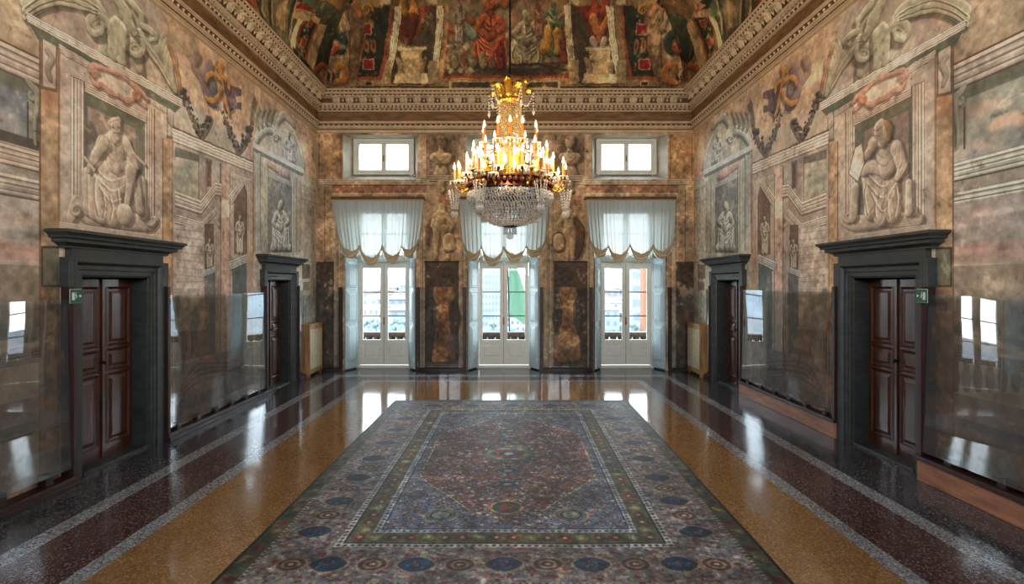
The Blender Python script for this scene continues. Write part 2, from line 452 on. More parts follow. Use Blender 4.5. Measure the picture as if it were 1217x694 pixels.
    def brush(s, n, rmin, rmax, jit=.08, alpha=.5, seed=9, box=None, an=None):
        """re-lay the picture in short strokes of locally sampled, slightly shifted colour"""
        r = np.random.RandomState(seed); src = s.c.copy()
        x0, z0, x1, z1 = box or (s.a0, s.z0, s.a1, s.z1)
        for _ in range(n):
            x, z = r.uniform(x0, x1), r.uniform(z0, z1)
            i = min(s.H-1, max(0, int((z-s.z0)*s.ppm))); j = min(s.W-1, max(0, int((x-s.a0)*s.ppm)))
            col = src[i, j]*(1+r.uniform(-jit, jit)*2)+r.uniform(-jit, jit, 3)*.4; L = r.uniform(rmin, rmax)*2.5; a = r.uniform(0, PI) if an is None else an+r.uniform(-.5, .5)
            s.line([(x, z), (x+L*math.cos(a), z+L*math.sin(a))], r.uniform(rmin, rmax), np.clip(col, 0, 1), alpha=alpha, raw=True, tex=0)
    def veins(s, n, col, seed=3, alpha=.25):
        r = np.random.RandomState(seed)
        for _ in range(n):
            a, z = r.uniform(s.a0, s.a1), r.uniform(s.z0, s.z1); an = r.uniform(0, 6.28); P = [(a, z)]
            for k in range(r.randint(4, 12)):
                an += r.uniform(-.7, .7); a += .07*math.cos(an); z += .07*math.sin(an); P.append((a, z))
            s.line(P, .006, col, alpha=alpha, raw=True, jit=.5)
    def blotches(s, x0, y0, x1, y1, pal, n, rmin, rmax, alpha=.7, seed=1, soft=.6):
        r = np.random.RandomState(seed)
        for _ in range(n):
            s.ell(r.uniform(x0, x1), r.uniform(y0, y1), r.uniform(rmin, rmax), r.uniform(rmin, rmax)*.7,
                  pal[r.randint(len(pal))], alpha=alpha, soft=soft)
def stone(L, M_, D):
    return [(0,D),(.05,L),(.16,L),(.2,D),(.25,M_),(.36,L),(.42,M_),(.46,D),(.5,L),(.6,M_),(.68,M_),(.72,D),(.76,L),(.88,M_),(.93,D),(1,D)]

# ------------------------------------------------------------------ frescoes
STL, STM, STD = (.74,.66,.57), (.61,.53,.45), (.33,.28,.24)
GRL, GRM, GRD = (.70,.69,.60), (.54,.53,.45), (.27,.28,.23)
BLL, BLM, BLD = (.66,.68,.66), (.50,.52,.50), (.27,.29,.29)
PROF = stone(STL, STM, STD); PROFG = stone(GRL, GRM, GRD); PROFB = stone(BLL, BLM, BLD)
OR1, OR2 = (.62,.43,.27), (.42,.26,.14)

def robed(c, x, y, h, k, seated=False, f=1, sx=1.0):
    """draped stone figure, feet at (x,y), height h in reading units, f = facing"""
    u = h/8.0; X = lambda d: x+f*d*u*sx; Y = lambda d: y-d*u
    G = lambda *q: [(X(a), Y(b), X(d), Y(e), r0*u, r1*u) for a, b, d, e, r0, r1 in q]
    def folds(*Q):
        w = .0035*u+.004
        for q in Q:
            P = crom([(X(a), Y(b)) for a, b in q], 8)
            c.line(P, w, tuple(v*.95 for v in k['dark']), alpha=.75, soft=.012); c.line([(x_+f*.14*u*sx, y_-.1*u) for x_, y_ in P], w, tuple(min(1, v*1.08) for v in k['lite']), alpha=.55, soft=.012)
    if seated:
        c.relief(G((-1.7,.3,2.0,.3,.5,.5),(-1.5,.4,-1.4,3.4,.5,.5),(1.7,.4,1.6,3.0,.45,.45)), **k)
        c.relief(G((-1.0,3.0,-1.2,.7,.95,.85),(.9,3.0,1.0,.7,.9,.75),(0,2.6,0,.9,1.0,.9),(-.8,3.2,.8,3.2,.95,.95)), **k)
        folds(((-1.3,3.3),(-.2,2.4),(1.2,3.2)),((-1.2,2.7),(0,1.7),(1.1,2.5)),((-1.1,2.0),(-.1,.9),(1.0,1.8)),((-1.5,2.4),(-1.5,1.2),(-1.2,.3)),((-.5,1.6),(-.5,.8),(-.6,.2)),((.6,1.5),(.5,.8),(.6,.2)),((1.5,2.6),(1.6,1.4),(1.3,.3)))
        c.relief(G((0,3.7,.05,5.5,.9,.95),(-.75,5.45,.75,5.5,.6,.6)), **k)
        folds(((-.6,5.2),(0,4.6),(.7,5.2)),((-.7,4.5),(0,4.0),(.8,4.6)),((.2,5.6),(.1,4.6)))
        c.relief(G((-1.05,5.3,-1.5,4.2,.5,.44),(-1.5,4.2,-.8,3.5,.4,.28),(1.05,5.3,1.6,4.5,.5,.44),(1.6,4.5,1.0,3.9,.4,.28)), **k)
        c.relief(G((.05,6.0,.1,6.4,.34,.34)), **k); c.relief(G((.12,6.95,.18,7.25,.46,.52),(-.1,7.1,-.3,6.5,.42,.4)), **k)
    else:
        c.relief(G((-.3,4,-.45,.4,.75,.6),(.35,4,.5,.4,.7,.6),(0,3,.1,.8,.7,.6)), **k)
        folds(((-.6,3.9),(0,3.2),(.7,3.7)),((-.7,3.3),(-.2,2.0),(-.4,.3)),((0,2.8),(.1,1.6),(0,.3)),((.6,3.2),(.4,1.8),(.5,.3)),((-.6,2.2),(-.7,1.2),(-.7,.3)))
        c.relief(G((0,4.2,-.05,5.9,.72,.82),(-.6,6.0,.6,6.05,.45,.45)), **k)
        folds(((-.5,5.9),(0,5.2),(.6,5.9)),((-.6,5.1),(0,4.5),(.7,5.0)))
        c.relief(G((-.85,5.9,-1.0,4.9,.38,.34),(-1.0,4.9,-.4,4.5,.3,.2),(.85,5.9,1.1,5,.38,.34),(1.1,5,1.0,3.9,.3,.2)), **k)
        c.relief(G((0,6.4,.02,6.7,.27,.28)), **k); c.relief(G((.03,7.15,.08,7.4,.4,.44)), **k)

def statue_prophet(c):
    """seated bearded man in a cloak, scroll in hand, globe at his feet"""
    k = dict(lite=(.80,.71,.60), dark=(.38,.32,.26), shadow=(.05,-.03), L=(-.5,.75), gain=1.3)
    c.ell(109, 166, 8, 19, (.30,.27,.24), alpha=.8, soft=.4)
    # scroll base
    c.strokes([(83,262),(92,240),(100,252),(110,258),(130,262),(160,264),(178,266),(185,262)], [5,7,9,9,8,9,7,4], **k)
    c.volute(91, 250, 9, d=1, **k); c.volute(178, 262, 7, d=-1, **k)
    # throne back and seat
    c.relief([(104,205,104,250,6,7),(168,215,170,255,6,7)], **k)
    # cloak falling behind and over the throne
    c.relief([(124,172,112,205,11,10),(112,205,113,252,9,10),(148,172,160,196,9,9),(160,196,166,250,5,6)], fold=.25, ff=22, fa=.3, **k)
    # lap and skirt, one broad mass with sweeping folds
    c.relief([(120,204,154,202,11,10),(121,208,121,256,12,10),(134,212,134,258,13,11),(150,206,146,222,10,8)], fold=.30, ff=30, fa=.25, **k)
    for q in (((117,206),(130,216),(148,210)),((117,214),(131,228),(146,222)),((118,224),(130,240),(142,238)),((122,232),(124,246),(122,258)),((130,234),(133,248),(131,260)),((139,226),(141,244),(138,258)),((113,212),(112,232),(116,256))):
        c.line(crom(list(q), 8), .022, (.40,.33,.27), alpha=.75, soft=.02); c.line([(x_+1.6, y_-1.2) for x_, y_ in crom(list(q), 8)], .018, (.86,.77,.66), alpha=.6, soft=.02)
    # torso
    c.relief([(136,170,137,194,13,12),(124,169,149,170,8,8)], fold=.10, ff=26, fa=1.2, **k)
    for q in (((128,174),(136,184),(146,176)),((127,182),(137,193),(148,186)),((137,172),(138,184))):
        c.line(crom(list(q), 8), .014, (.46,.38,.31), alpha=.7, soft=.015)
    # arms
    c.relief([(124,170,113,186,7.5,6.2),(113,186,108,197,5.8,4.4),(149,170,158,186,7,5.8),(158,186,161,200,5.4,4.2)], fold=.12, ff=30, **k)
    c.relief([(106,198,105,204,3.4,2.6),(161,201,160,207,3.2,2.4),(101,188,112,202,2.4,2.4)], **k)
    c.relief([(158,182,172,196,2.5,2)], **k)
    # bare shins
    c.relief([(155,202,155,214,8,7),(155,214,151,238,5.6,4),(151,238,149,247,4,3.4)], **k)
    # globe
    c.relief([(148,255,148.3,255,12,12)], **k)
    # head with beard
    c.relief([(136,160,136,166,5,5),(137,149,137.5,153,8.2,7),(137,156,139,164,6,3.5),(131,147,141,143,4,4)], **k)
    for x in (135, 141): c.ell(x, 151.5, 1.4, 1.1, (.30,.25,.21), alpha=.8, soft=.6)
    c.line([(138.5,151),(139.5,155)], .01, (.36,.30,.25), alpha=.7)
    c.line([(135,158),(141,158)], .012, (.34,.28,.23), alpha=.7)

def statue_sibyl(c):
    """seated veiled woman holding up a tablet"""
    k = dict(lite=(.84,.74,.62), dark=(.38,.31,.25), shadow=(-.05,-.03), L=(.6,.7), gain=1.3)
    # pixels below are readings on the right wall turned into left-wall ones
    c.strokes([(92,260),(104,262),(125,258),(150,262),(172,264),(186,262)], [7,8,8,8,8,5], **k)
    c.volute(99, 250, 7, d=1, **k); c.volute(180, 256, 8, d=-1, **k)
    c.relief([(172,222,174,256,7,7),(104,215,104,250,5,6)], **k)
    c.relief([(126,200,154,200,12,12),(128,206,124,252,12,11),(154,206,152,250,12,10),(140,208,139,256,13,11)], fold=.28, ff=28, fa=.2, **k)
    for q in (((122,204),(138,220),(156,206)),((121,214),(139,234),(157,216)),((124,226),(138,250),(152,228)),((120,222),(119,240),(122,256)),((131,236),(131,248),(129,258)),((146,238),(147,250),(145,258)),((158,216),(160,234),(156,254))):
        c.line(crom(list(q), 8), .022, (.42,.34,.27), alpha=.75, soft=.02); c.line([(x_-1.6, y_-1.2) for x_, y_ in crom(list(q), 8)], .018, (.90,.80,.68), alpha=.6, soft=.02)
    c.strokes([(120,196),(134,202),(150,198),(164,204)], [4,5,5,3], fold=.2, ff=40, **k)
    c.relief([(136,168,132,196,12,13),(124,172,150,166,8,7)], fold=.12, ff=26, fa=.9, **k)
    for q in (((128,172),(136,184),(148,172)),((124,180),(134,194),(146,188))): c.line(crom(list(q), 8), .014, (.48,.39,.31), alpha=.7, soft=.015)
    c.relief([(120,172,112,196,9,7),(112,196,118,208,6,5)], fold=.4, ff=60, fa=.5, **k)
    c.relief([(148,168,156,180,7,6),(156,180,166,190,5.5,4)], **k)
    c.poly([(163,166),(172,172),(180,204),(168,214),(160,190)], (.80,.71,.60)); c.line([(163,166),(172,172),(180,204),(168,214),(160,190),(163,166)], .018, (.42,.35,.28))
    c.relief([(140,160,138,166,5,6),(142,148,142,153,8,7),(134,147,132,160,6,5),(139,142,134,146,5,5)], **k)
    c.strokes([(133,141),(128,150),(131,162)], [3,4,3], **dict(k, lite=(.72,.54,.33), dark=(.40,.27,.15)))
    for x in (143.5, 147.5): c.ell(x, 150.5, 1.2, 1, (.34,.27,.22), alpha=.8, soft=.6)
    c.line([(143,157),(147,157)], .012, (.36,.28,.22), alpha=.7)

def side_wall(right):
    sh = .15 if right else 0.0
    def conv(px, py):
        Y, Z = lw(px, py); return (Y+sh, Z)
    c = Canvas(1.2, YB+.02, 0, ZT, 165, (.60,.50,.41), seed=21+right, conv=conv)
    W = c.W
    # plaster ground with drifting ochre / green / rose zones
    n = np.clip(.5+.4*c.n3, 0, 1)[..., None]; g = np.clip(.5+.4*c.n1, 0, 1)[..., None]
    c.c[:] = (np.array((.68,.56,.46))*n + np.array((.58,.54,.46))*(1-n))*(.96+.08*g)
    FAR = 11.2
    rich = dict(tex=.10)
    # ---------------- upper field: orange-pink marble
    c.poly([(190,-40),(378,150),(378,235),(300,172),(205,110),(190,40)], (.68,.54,.40), tex=.12, alpha=.8)
    c.poly([(-40,-250),(30,-170),(60,20),(47,75),(0,47),(-60,10)], (.60,.47,.35), tex=.12, alpha=.9)
    # ---------------- zone A: framed landscape of the nearest bay
    xa = -400
    def zl(y47, slope): return lambda x: y47 - slope*(47-x)
    def band(y0l, y0r, y1l, y1r, prof, x0=0, x1=47):
        # readings at px 0 and px 47, carried further left along the same horizontal
        def at(ya, yb, x): return ya + (yb-ya)*(x-0)/47.
        X = -900
        c.mould((X, at(y0l,y0r,X)), (x1, at(y0l,y0r,x1)), (X, at(y1l,y1r,X)), (x1, at(y1l,y1r,x1)), prof)
    def fill(y0l, y0r, y1l, y1r, col, x1=47, x0=-900, **k):
        def at(ya, yb, x): return ya + (yb-ya)*(x-0)/47.
        c.poly([(x0, at(y0l,y0r,x0)), (x1, at(y0l,y0r,x1)), (x1, at(y1l,y1r,x1)), (x0, at(y1l,y1r,x0))], col, **k)
    hz = lambda y47: y47 - (338-y47)/555.*47   # same height read at px 0
    def hb(a, b, prof, x1=47): band(hz(a), a, hz(b), b, prof, x1=x1)
    def hf(a, b, col, x1=47, x0=-900, **k): fill(hz(a), a, hz(b), b, col, x1=x1, x0=x0, **k)
    hf(20, 72, (.60,.50,.37), tex=.14)
    hb(70, 104, PROF)
    c.line([(-900, hz(70)+(70-hz(70))*(-900)/47.), (47,70)], .02, OR2)
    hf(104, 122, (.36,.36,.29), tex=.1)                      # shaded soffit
    hf(122, 172, (.47,.44,.35), tex=.12)
    if right:
        hf(118, 190, (.50,.50,.42), x1=30, tex=.1)
        r = np.random.RandomState(5)
        for i in range(46):
            x, y = r.uniform(-160, 26), r.uniform(110, 182)
            c.ell(x, y, r.uniform(8, 26), r.uniform(3, 8), [(.72,.56,.45),(.62,.52,.45),(.46,.48,.46),(.40,.43,.44)][r.randint(4)], alpha=.5, soft=.9)
        for i in range(9):
            c.ell(-10-i*12, 142-5*math.sin(i*1.3)-i*3, 14, 7, (.78,.58,.44), alpha=.65, soft=.7)
        hb(190, 214, PROFG); hf(214, 226, (.50,.45,.38)); hb(226, 250, PROFG)
    else:
        hf(118, 172, (.36,.37,.38), x1=33, tex=.15)
        c.ell(5, 150, 22, 22, (.52,.51,.49), alpha=.8, soft=.5); c.ell(-40, 120, 40, 20, (.44,.44,.44), alpha=.7, soft=.7)
        hf(168, 180, (.27,.25,.23)); hb(182, 206, PROF); hf(206, 214, (.46,.42,.38)); hb(214, 240, stone((.60,.55,.49),(.47,.42,.37),(.30,.27,.24)))
    c.line([(33,122),(33,172)], .02, (.25,.24,.2))
    # scroll bracket beside the frame
    k = dict(lite=GRL, dark=GRD, shadow=(.03,-.02), L=(-.4,.8))
    c.volute(39, 113, 7, d=-1, **k); c.strokes([(33,96),(38,103),(44,110),(44,125),(41,150),(42,172)], [3,4,4,3,2.5,1.5], **k)
    # low sky and ground of the landscape
    hf(240, 300, (.55,.51,.46) if not right else (.52,.47,.43), tex=.14)
    r = np.random.RandomState(8+right)
    for i in range(60):
        x, y = r.uniform(-300, 44), r.uniform(245, 330)
        c.ell(x, y, r.uniform(15, 50), r.uniform(2, 6), [(.64,.60,.55),(.45,.44,.43),(.60,.43,.36),(.50,.47,.40)][r.randint(4)], alpha=.45, soft=.9)
    hf(290, 311, (.62,.42,.37), tex=.12, alpha=.55)
    hf(316, 400, (.46,.40,.32), tex=.14, alpha=.8)
    for i in range(120):                                      # painted trees and ruins
        x, y = r.uniform(-400, 46), r.uniform(378, 425)
        c.ell(x, y, r.uniform(4, 16), r.uniform(3, 9), [(.30,.32,.22),(.40,.38,.26),(.26,.25,.19),(.48,.41,.30)][r.randint(4)], alpha=.6, soft=.5)
    hb(418, 430, stone((.56,.43,.33),(.42,.31,.23),(.22,.16,.12)))
    if right:
        for i in range(26):                                   # balustrade
            x = 44 - i*13.5*(1+i*.03)
            kk = dict(lite=(.62,.50,.38), dark=(.26,.20,.15), shadow=(.02,-.01), L=(-.6,.4))
            c.strokes([(x,433),(x,440),(x,452),(x,466)], [3,2,5,3], **kk)
    hf(470, 486, (.46,.35,.27)); hf(486, 640, (.50,.40,.33), tex=.16)
    hf(498, 508, (.22,.2,.2), alpha=.5)
    for i in range(22): c.ell(r.uniform(-300,44), r.uniform(490,600), r.uniform(20,60), 4, [(.60,.42,.36),(.38,.33,.30),(.62,.55,.47)][r.randint(3)], alpha=.4, soft=.9)
    # ---------------- orange pilaster strips
    def strip(x0, x1, y0, y1, col=(.62,.48,.32)):
        c.rect(x0, y0, x1, y1, col, tex=.16)
        c.line([(x0,y0),(x0,y1)], .022, OR2, alpha=.9); c.line([(x1,y0),(x1,y1)], .02, OR2, alpha=.7)
    strip(47.5, 70, -60, 620); c.ell(58, 118, 8, 14, (.66,.38,.22), alpha=.6, soft=.8); c.ell(60, 200, 7, 40, (.66,.52,.38), alpha=.6, soft=.8)
    c.rect(48, 292, 77, 342, (.36,.35,.28), tex=.1); c.line([(50,294),(76,294),(76,340),(50,340),(50,294)], .02, (.25,.2,.15))
    c.rect(48, 342, 70, 600, (.47,.35,.25), tex=.25)
    # ---------------- zone B: aedicule
    c.rect(70, 20, 194, 330, (.62,.54,.46), tex=.09)
    c.poly([(31,18),(20,-60),(80,-150),(160,-40),(216,110)], (.57,.49,.41), tex=.08, alpha=.9)
    S = dict(lite=(.80,.75,.60), dark=(.36,.34,.25), shadow=(.07,-.05), L=(-.35,.9), gain=1.2)
    Sm = dict(S, shadow=(.03,-.03))
    # left half of the broken pediment
    for off, w in ((0, 7), (9, 5), (16, 4)):
        c.strokes([(30,6+off),(48,-6+off),(72,-12+off),(96,-5+off*.9),(116,8+off*.5),(127,24)], [w,w,w,w,w,w*.8], **Sm)
    c.relief([(122,40,122,62,6,7)], **S); c.volute(115, 31, 15, turns=2.0, d=1, a0=0, **S)
    for off in (4.5, 12.5, 19): c.line(crom([(30,6+off),(48,-6+off),(72,-12+off),(96,-5+off*.9),(116,8+off*.5)], 6), .014, (.26,.24,.18), alpha=.8)
    # right half
    for off, w in ((0, 5.5), (8, 4.5), (15, 3.5)):
        c.strokes([(157,40+off*.5),(172,42+off),(188,62+off),(204,92+off*.8),(216,114)], [w,w,w,w*.9,w*.6], **Sm)
    for off in (4, 11.5, 18): c.line(crom([(160,42+off*.5),(172,42+off),(188,62+off),(204,92+off*.8),(215,114)], 6), .012, (.26,.24,.18), alpha=.8)
    c.relief([(165,62,166,82,5.5,6)], **S); c.volute(161, 58, 13, turns=2.0, d=-1, a0=PI, **S)
    # central pedestal with seated putto
    c.relief([(134,30,133,66,7,7),(145,34,144,72,7,7),(139,28,139,60,7,7)], **S)
    c.relief([(148,18,156,32,9,7),(156,32,160,40,5,4),(140,0,150,16,9,9),(152,-2,168,18,6,5),(168,18,170,34,4.5,3.5),(136,-8,140,2,7,7)], fold=.15, **S)
    c.strokes([(168,30),(178,36),(186,44),(178,48)], [3,4,3,2], **Sm)
    # acanthus on the outer end
    for q in range(5):
        c.strokes([(196+q*3,76+q*8),(191+q*3,56+q*6),(195+q*3,42+q*6),(200+q*2.5,48+q*7)], [4,4,3,1.5], **Sm)
    c.strokes([(200,52),(206,70),(212,92),(214,108)], [3,3,3,2], **dict(Sm, lite=(.78,.55,.34), dark=(.45,.26,.14)))
    # raking cornice of the aedicule
    c.mould((31,14),(217,118.5),(33,27),(214,128), stone((.80,.74,.64),(.66,.59,.50),(.38,.33,.28)))
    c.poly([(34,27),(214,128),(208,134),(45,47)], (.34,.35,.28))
    c.mould((70,52),(206,133),(70,62),(206,140), PROF)
    # hanging brackets
    for x0, x1, y0, y1 in ((50,67,46,106),(199,206,128,164)):
        c.poly([(x0,y0),(x1,y0+(x1-x0)*.56),(x1,y1+(x1-x0)*.2),(x0,y1-3)], (.66,.58,.49))
        xm = (x0+x1)/2
        c.strokes([(xm-3,y0+14),(xm+3,y0+24),(xm-2,y0+36),(xm+2,y1-10)], [2.5,3.5,3.5,2], **dict(Sm, lite=(.72,.64,.54), shadow=(.01,-.01)))
        c.line([(x0,y1-2),(x1,y1+2)], .035, OR2, alpha=.8); c.line([(x0,y0),(x0,y1)], .015, STD); c.line([(x1,y0+8),(x1,y1)], .015, STD)
    c.line([(70,58),(70,292)], .03, (.52,.36,.2), alpha=.8)
    # frame
    V = lambda x0, x1, y0, y1, prof: c.mould((x0,y0),(x0,y1),(x1,y0),(x1,y1), prof)
    V(84, 101, 86, 262, PROF); V(172, 184, 130, 268, PROF)
    c.poly([(101,98),(172,140),(172,266),(101,262)], (.50,.41,.35), tex=.1)
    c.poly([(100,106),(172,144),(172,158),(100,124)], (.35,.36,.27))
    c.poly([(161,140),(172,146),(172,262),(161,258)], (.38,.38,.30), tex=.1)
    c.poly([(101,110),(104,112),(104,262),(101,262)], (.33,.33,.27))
    c.mould((101,97),(174,137),(101,110),(174,147), PROF)
    c.mould((84,80),(101,89),(84,90),(101,98), PROF)
    # cartouche
    Kc = dict(lite=(.82,.60,.49), dark=(.50,.30,.22), shadow=(.03,-.03), L=(-.4,.8))
    c.poly([(112,82),(136,84),(160,100),(174,122),(160,124),(136,112),(118,104)], (.70,.62,.53), tex=.12)
    c.strokes([(106,84),(112,78),(124,82),(136,86),(150,94),(164,106),(176,118)], [2.5,4,2,3,2,4,2], **Kc)
    c.strokes([(108,92),(114,100),(122,102),(130,110),(142,114),(150,120),(160,118),(172,126)], [2,3.5,2,3,2,3.5,2,3], **Kc)
    c.volute(162, 112, 6, d=-1, **dict(Kc, lite=(.80,.50,.30))); c.volute(113, 88, 5, d=1, **Kc)
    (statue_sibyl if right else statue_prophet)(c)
    c.mould((70,263),(196,281),(70,272),(196,287), stone((.68,.60,.52),(.58,.50,.42),(.42,.36,.3)))
    strip(193.5, 205, 165, 620)
    # ---------------- arms and garlands between the bays
    Kp = dict(lite=(.66,.54,.52), dark=(.30,.22,.26), shadow=(.05,-.04), L=(-.5,.7))
    Kd = dict(lite=(.42,.35,.38), dark=(.20,.15,.19), shadow=(.05,-.04), L=(-.5,.7))
    Kg = dict(lite=(.90,.66,.30), dark=(.50,.28,.08), shadow=(.05,-.05), L=(-.4,.8), edge=.8)
    if right:   # mirrored along the wall
        mx = lambda x: 508-x
    else: mx = lambda x: x
    m_ = lambda pts: [(x, y) for x, y in pts]
    c.strokes([(236,66),(231,72),(231,82),(239,92),(243,104)], [4,5,4,5,3], **dict(Kp, lite=(.68,.55,.47), dark=(.45,.35,.28)))
    c.strokes([(250,78),(244,96),(247,112),(256,122)], [6,8,8,5], **Kp)
    c.strokes([(268,104),(274,112),(274,122),(268,128)], [4,7,7,4], **Kd)
    c.poly([(273,101),(287,106),(287,114),(280,115),(280,122),(287,122),(287,131),(274,128)], (.36,.29,.32), tex=.1)
    c.ell(253, 103, 6, 11, (.34,.31,.30), soft=.3); c.ell(252, 101, 4, 7, (.48,.46,.44), alpha=.7, soft=.6)
    c.volute(259, 77, 6.5, turns=1.1, d=-1, **Kg)
    c.strokes([(261,80),(263,92),(265,106),(268,120),(272,135)], [4,3,3,3.5,2.5], **Kg)
    c.strokes([(245,97),(247,90),(254,88),(261,94)], [2.5,3,3,2.5], **Kg)
    c.strokes([(245,117),(252,120),(259,114),(264,104)], [3,3,2.5,2], **Kg)
    c.strokes([(264,92),(271,97),(272,106)], [2,3,2], **Kg)
    def garland(pts, w=3.4, n=90, sd=1):
        P = crom(pts, 10); rr = np.random.RandomState(sd)
        c.strokes([(x+1,y+4) for x, y in pts], [w*.8]*3, **dict(S, lite=(.50,.40,.32), dark=(.36,.28,.22), shadow=(0,0)))
        for i in range(n):
            x, y = P[rr.randint(len(P))]; q = w*(.5+.5*rr.rand())
            b = [(.52,.46,.36),(.40,.33,.24),(.30,.26,.20),(.58,.44,.34),(.44,.42,.33)][rr.randint(5)]
            px, py = x+rr.uniform(-w, w), y+rr.uniform(-w, w)
            c.relief([(px,py,px+.4,py,q*.55,q*.55)], lite=b, dark=tuple(v*.35 for v in b), shadow=(.01,-.01), L=(-.5,.7))
    garland([(217,104),(222,122),(227,138)], 4, 30, 1); garland([(231,142),(237,158),(244,152),(250,138)], 4.5, 46, 2)
    garland([(266,136),(272,154),(281,176)], 3.5, 36, 3); garland([(283,177),(291,166),(297,150)], 4.5, 40, 4)
    c.strokes([(298,148),(300,130),(303,118),(300,122)], [2,2,2,1], **dict(S, lite=(.5,.45,.38), dark=(.3,.26,.2)))
    # ---------------- zone C: painted colonnade
    c.poly([(206,168),(301,206),(301,420),(206,470)], (.58,.51,.45), tex=.1)
    c.poly([(208,178),(236,186),(240,240),(208,228)], (.55,.54,.44), tex=.1)
    for i in range(14): c.ell(210+RNG.rand()*24, 190+RNG.rand()*40, 8, 4, [(.66,.62,.52),(.46,.48,.42)][i%2], alpha=.5, soft=.9)
    c.poly([(208,174),(252,190),(252,196),(208,186)], (.38,.36,.30))
    c.rect(236, 185, 245, 240, (.54,.46,.42)); c.line([(236,185),(236,240)], .02, STD); c.line([(245,188),(245,238)], .02, STD)
    c.rect(246, 192, 251, 222, (.38,.26,.18)); c.rect(252, 192, 262, 222, (.60,.55,.48)); c.line([(262,195),(262,420)], .03, (.30,.24,.2))
    Mo = stone((.74,.68,.60),(.58,.51,.45),(.34,.30,.27))
    c.mould((208,226),(239,238),(208,246),(239,256), Mo); c.mould((239,238),(256,216),(239,256),(256,233), Mo); c.mould((256,216),(263,218),(256,233),(263,234), Mo)
    c.poly([(208,246),(239,256),(256,233),(256,248),(239,272),(208,254)], (.55,.47,.42))
    c.mould((208,254),(239,264),(208,266),(239,274), Mo); c.mould((239,264),(256,246),(239,274),(256,256), Mo)
    c.rect(208, 268, 241, 345, (.60,.54,.48), tex=.16)
    for y in range(272, 345, 9): c.line([(208,y),(241,y+4 if y < 330 else y)], .012, (.45,.38,.34), alpha=.6)
    c.rect(243, 266, 254, 320, (.36,.29,.24)); robed(c, 249, 319, 36, dict(S, lite=(.76,.71,.62), shadow=(.03,-.02)))
    c.poly([(243,325),(247,318),(256,316),(256,440),(243,450)], (.31,.33,.33)); c.mould((241,322),(256,316),(241,330),(256,324), PROFB)
    c.rect(256, 240, 262, 440, (.56,.48,.42)); c.strokes([(257,250),(260,256),(257,262),(260,268)], [2.5]*4, **dict(S, lite=(.74,.7,.62)))
    c.rect(263, 196, 273, 440, (.66,.53,.45), tex=.12); c.rect(263, 238, 273, 258, (.70,.64,.55)); c.line([(273,205),(273,440)], .018, STD)
    c.mould((274,205),(300,214),(274,212),(300,220), Mo)
    c.rect(274, 214, 301, 300, (.60,.54,.46), tex=.08)
    c.poly([(278,236),(291,218),(294,224),(294,302),(278,302)], (.42,.31,.25), tex=.12)
    c.mould((272,232),(290,209),(276,244),(291,220), Mo); c.mould((290,209),(295,226),(291,220),(295,238), Mo)
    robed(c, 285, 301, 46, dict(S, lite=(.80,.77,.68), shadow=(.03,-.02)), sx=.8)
    c.poly([(272,312),(290,303),(293,306),(293,440),(276,440),(276,322)], (.30,.34,.34), tex=.08); c.mould((271,311),(292,302),(274,322),(293,313), PROFB)
    V(294, 301, 216, 300, stone((.68,.62,.55),(.58,.51,.44),(.38,.32,.28))); c.rect(294, 300, 301, 440, (.58,.46,.38))
    c.mould((205,151.5),(301,193),(205.5,169),(301,206.5), stone((.82,.76,.67),(.68,.60,.52),(.42,.35,.3)))
    c.line([(205,151),(301,192.5)], .03, OR2, alpha=.9)
    # lower colonnade scene behind the glass
    c.poly([(207,392),(244,390),(244,436),(207,448)], (.44,.33,.26), tex=.12); 
    for x in (211, 228): c.line([(x,394),(x,440)], .03, (.30,.22,.17))
    c.line([(207,392),(244,390)], .05, (.56,.44,.35))
    c.poly([(208,430),(301,412),(301,455),(208,500)], (.48,.40,.38), tex=.16)
    for q in range(4): c.strokes([(212+q*3,470-q*7),(236,452-q*7),(262,444-q*5),(290,446-q*5)], [1.5,2,2,1.5], **dict(S, lite=(.62,.46,.42), dark=(.4,.28,.26), shadow=(0,0)))
    for q in range(26): c.ell(RNG.uniform(208,242), RNG.uniform(348,388), 4, 7, [(.36,.36,.32),(.46,.42,.38),(.30,.31,.29),(.55,.50,.44)][q%4], alpha=.5, soft=.7)
    # ---------------- zone D: far aedicule
    D_ = dict(lite=(.82,.84,.78), dark=(.34,.37,.35), shadow=(.05,-.04), L=(-.4,.8), gain=1.2)
    c.poly([(301,170),(361,202),(377,300),(377,430),(301,430)], (.58,.57,.51), tex=.08)
    c.poly([(301,170),(306,140),(330,135),(350,150),(361,202)], (.60,.58,.50), tex=.08)
    for off in (0, 5): c.strokes([(303,165+off),(312,152+off),(322,150+off),(330,158+off*.6)], [3,3,3,2.5], **D_)
    c.volute(328, 163, 5, d=1, **D_); c.strokes([(350,160),(357,178),(361,198)], [3,3,2], **D_)
    robed(c, 343, 192, 38, D_, seated=True, sx=.7); c.strokes([(330,145),(336,136),(344,142),(350,150)], [3,4,3,2], **D_)
    for q in range(4): c.strokes([(306+q*5,150-q*2),(304+q*6,138),(309+q*6,128)], [2.5,2.5,1], **dict(D_, lite=(.68,.64,.54)))
    c.mould((301,169),(361,201),(301,176),(361,207), stone((.82,.84,.80),(.66,.67,.62),(.4,.4,.37)))
    c.poly([(301,176),(361,207),(359,210),(304,182)], (.36,.38,.34))
    V(304, 310, 182, 298, PROFB); V(313, 319, 194, 300, PROFG); V(347, 353, 212, 300, PROFG)
    c.poly([(319,203),(347,217),(347,300),(319,300)], (.40,.43,.42), tex=.08)
    c.mould((319,204),(347,217),(319,211),(347,223), PROFB)
    c.strokes([(318,193),(326,198),(334,204),(342,208)], [3,4,3.5,3], **dict(D_, lite=(.78,.62,.56), dark=(.46,.34,.3)))
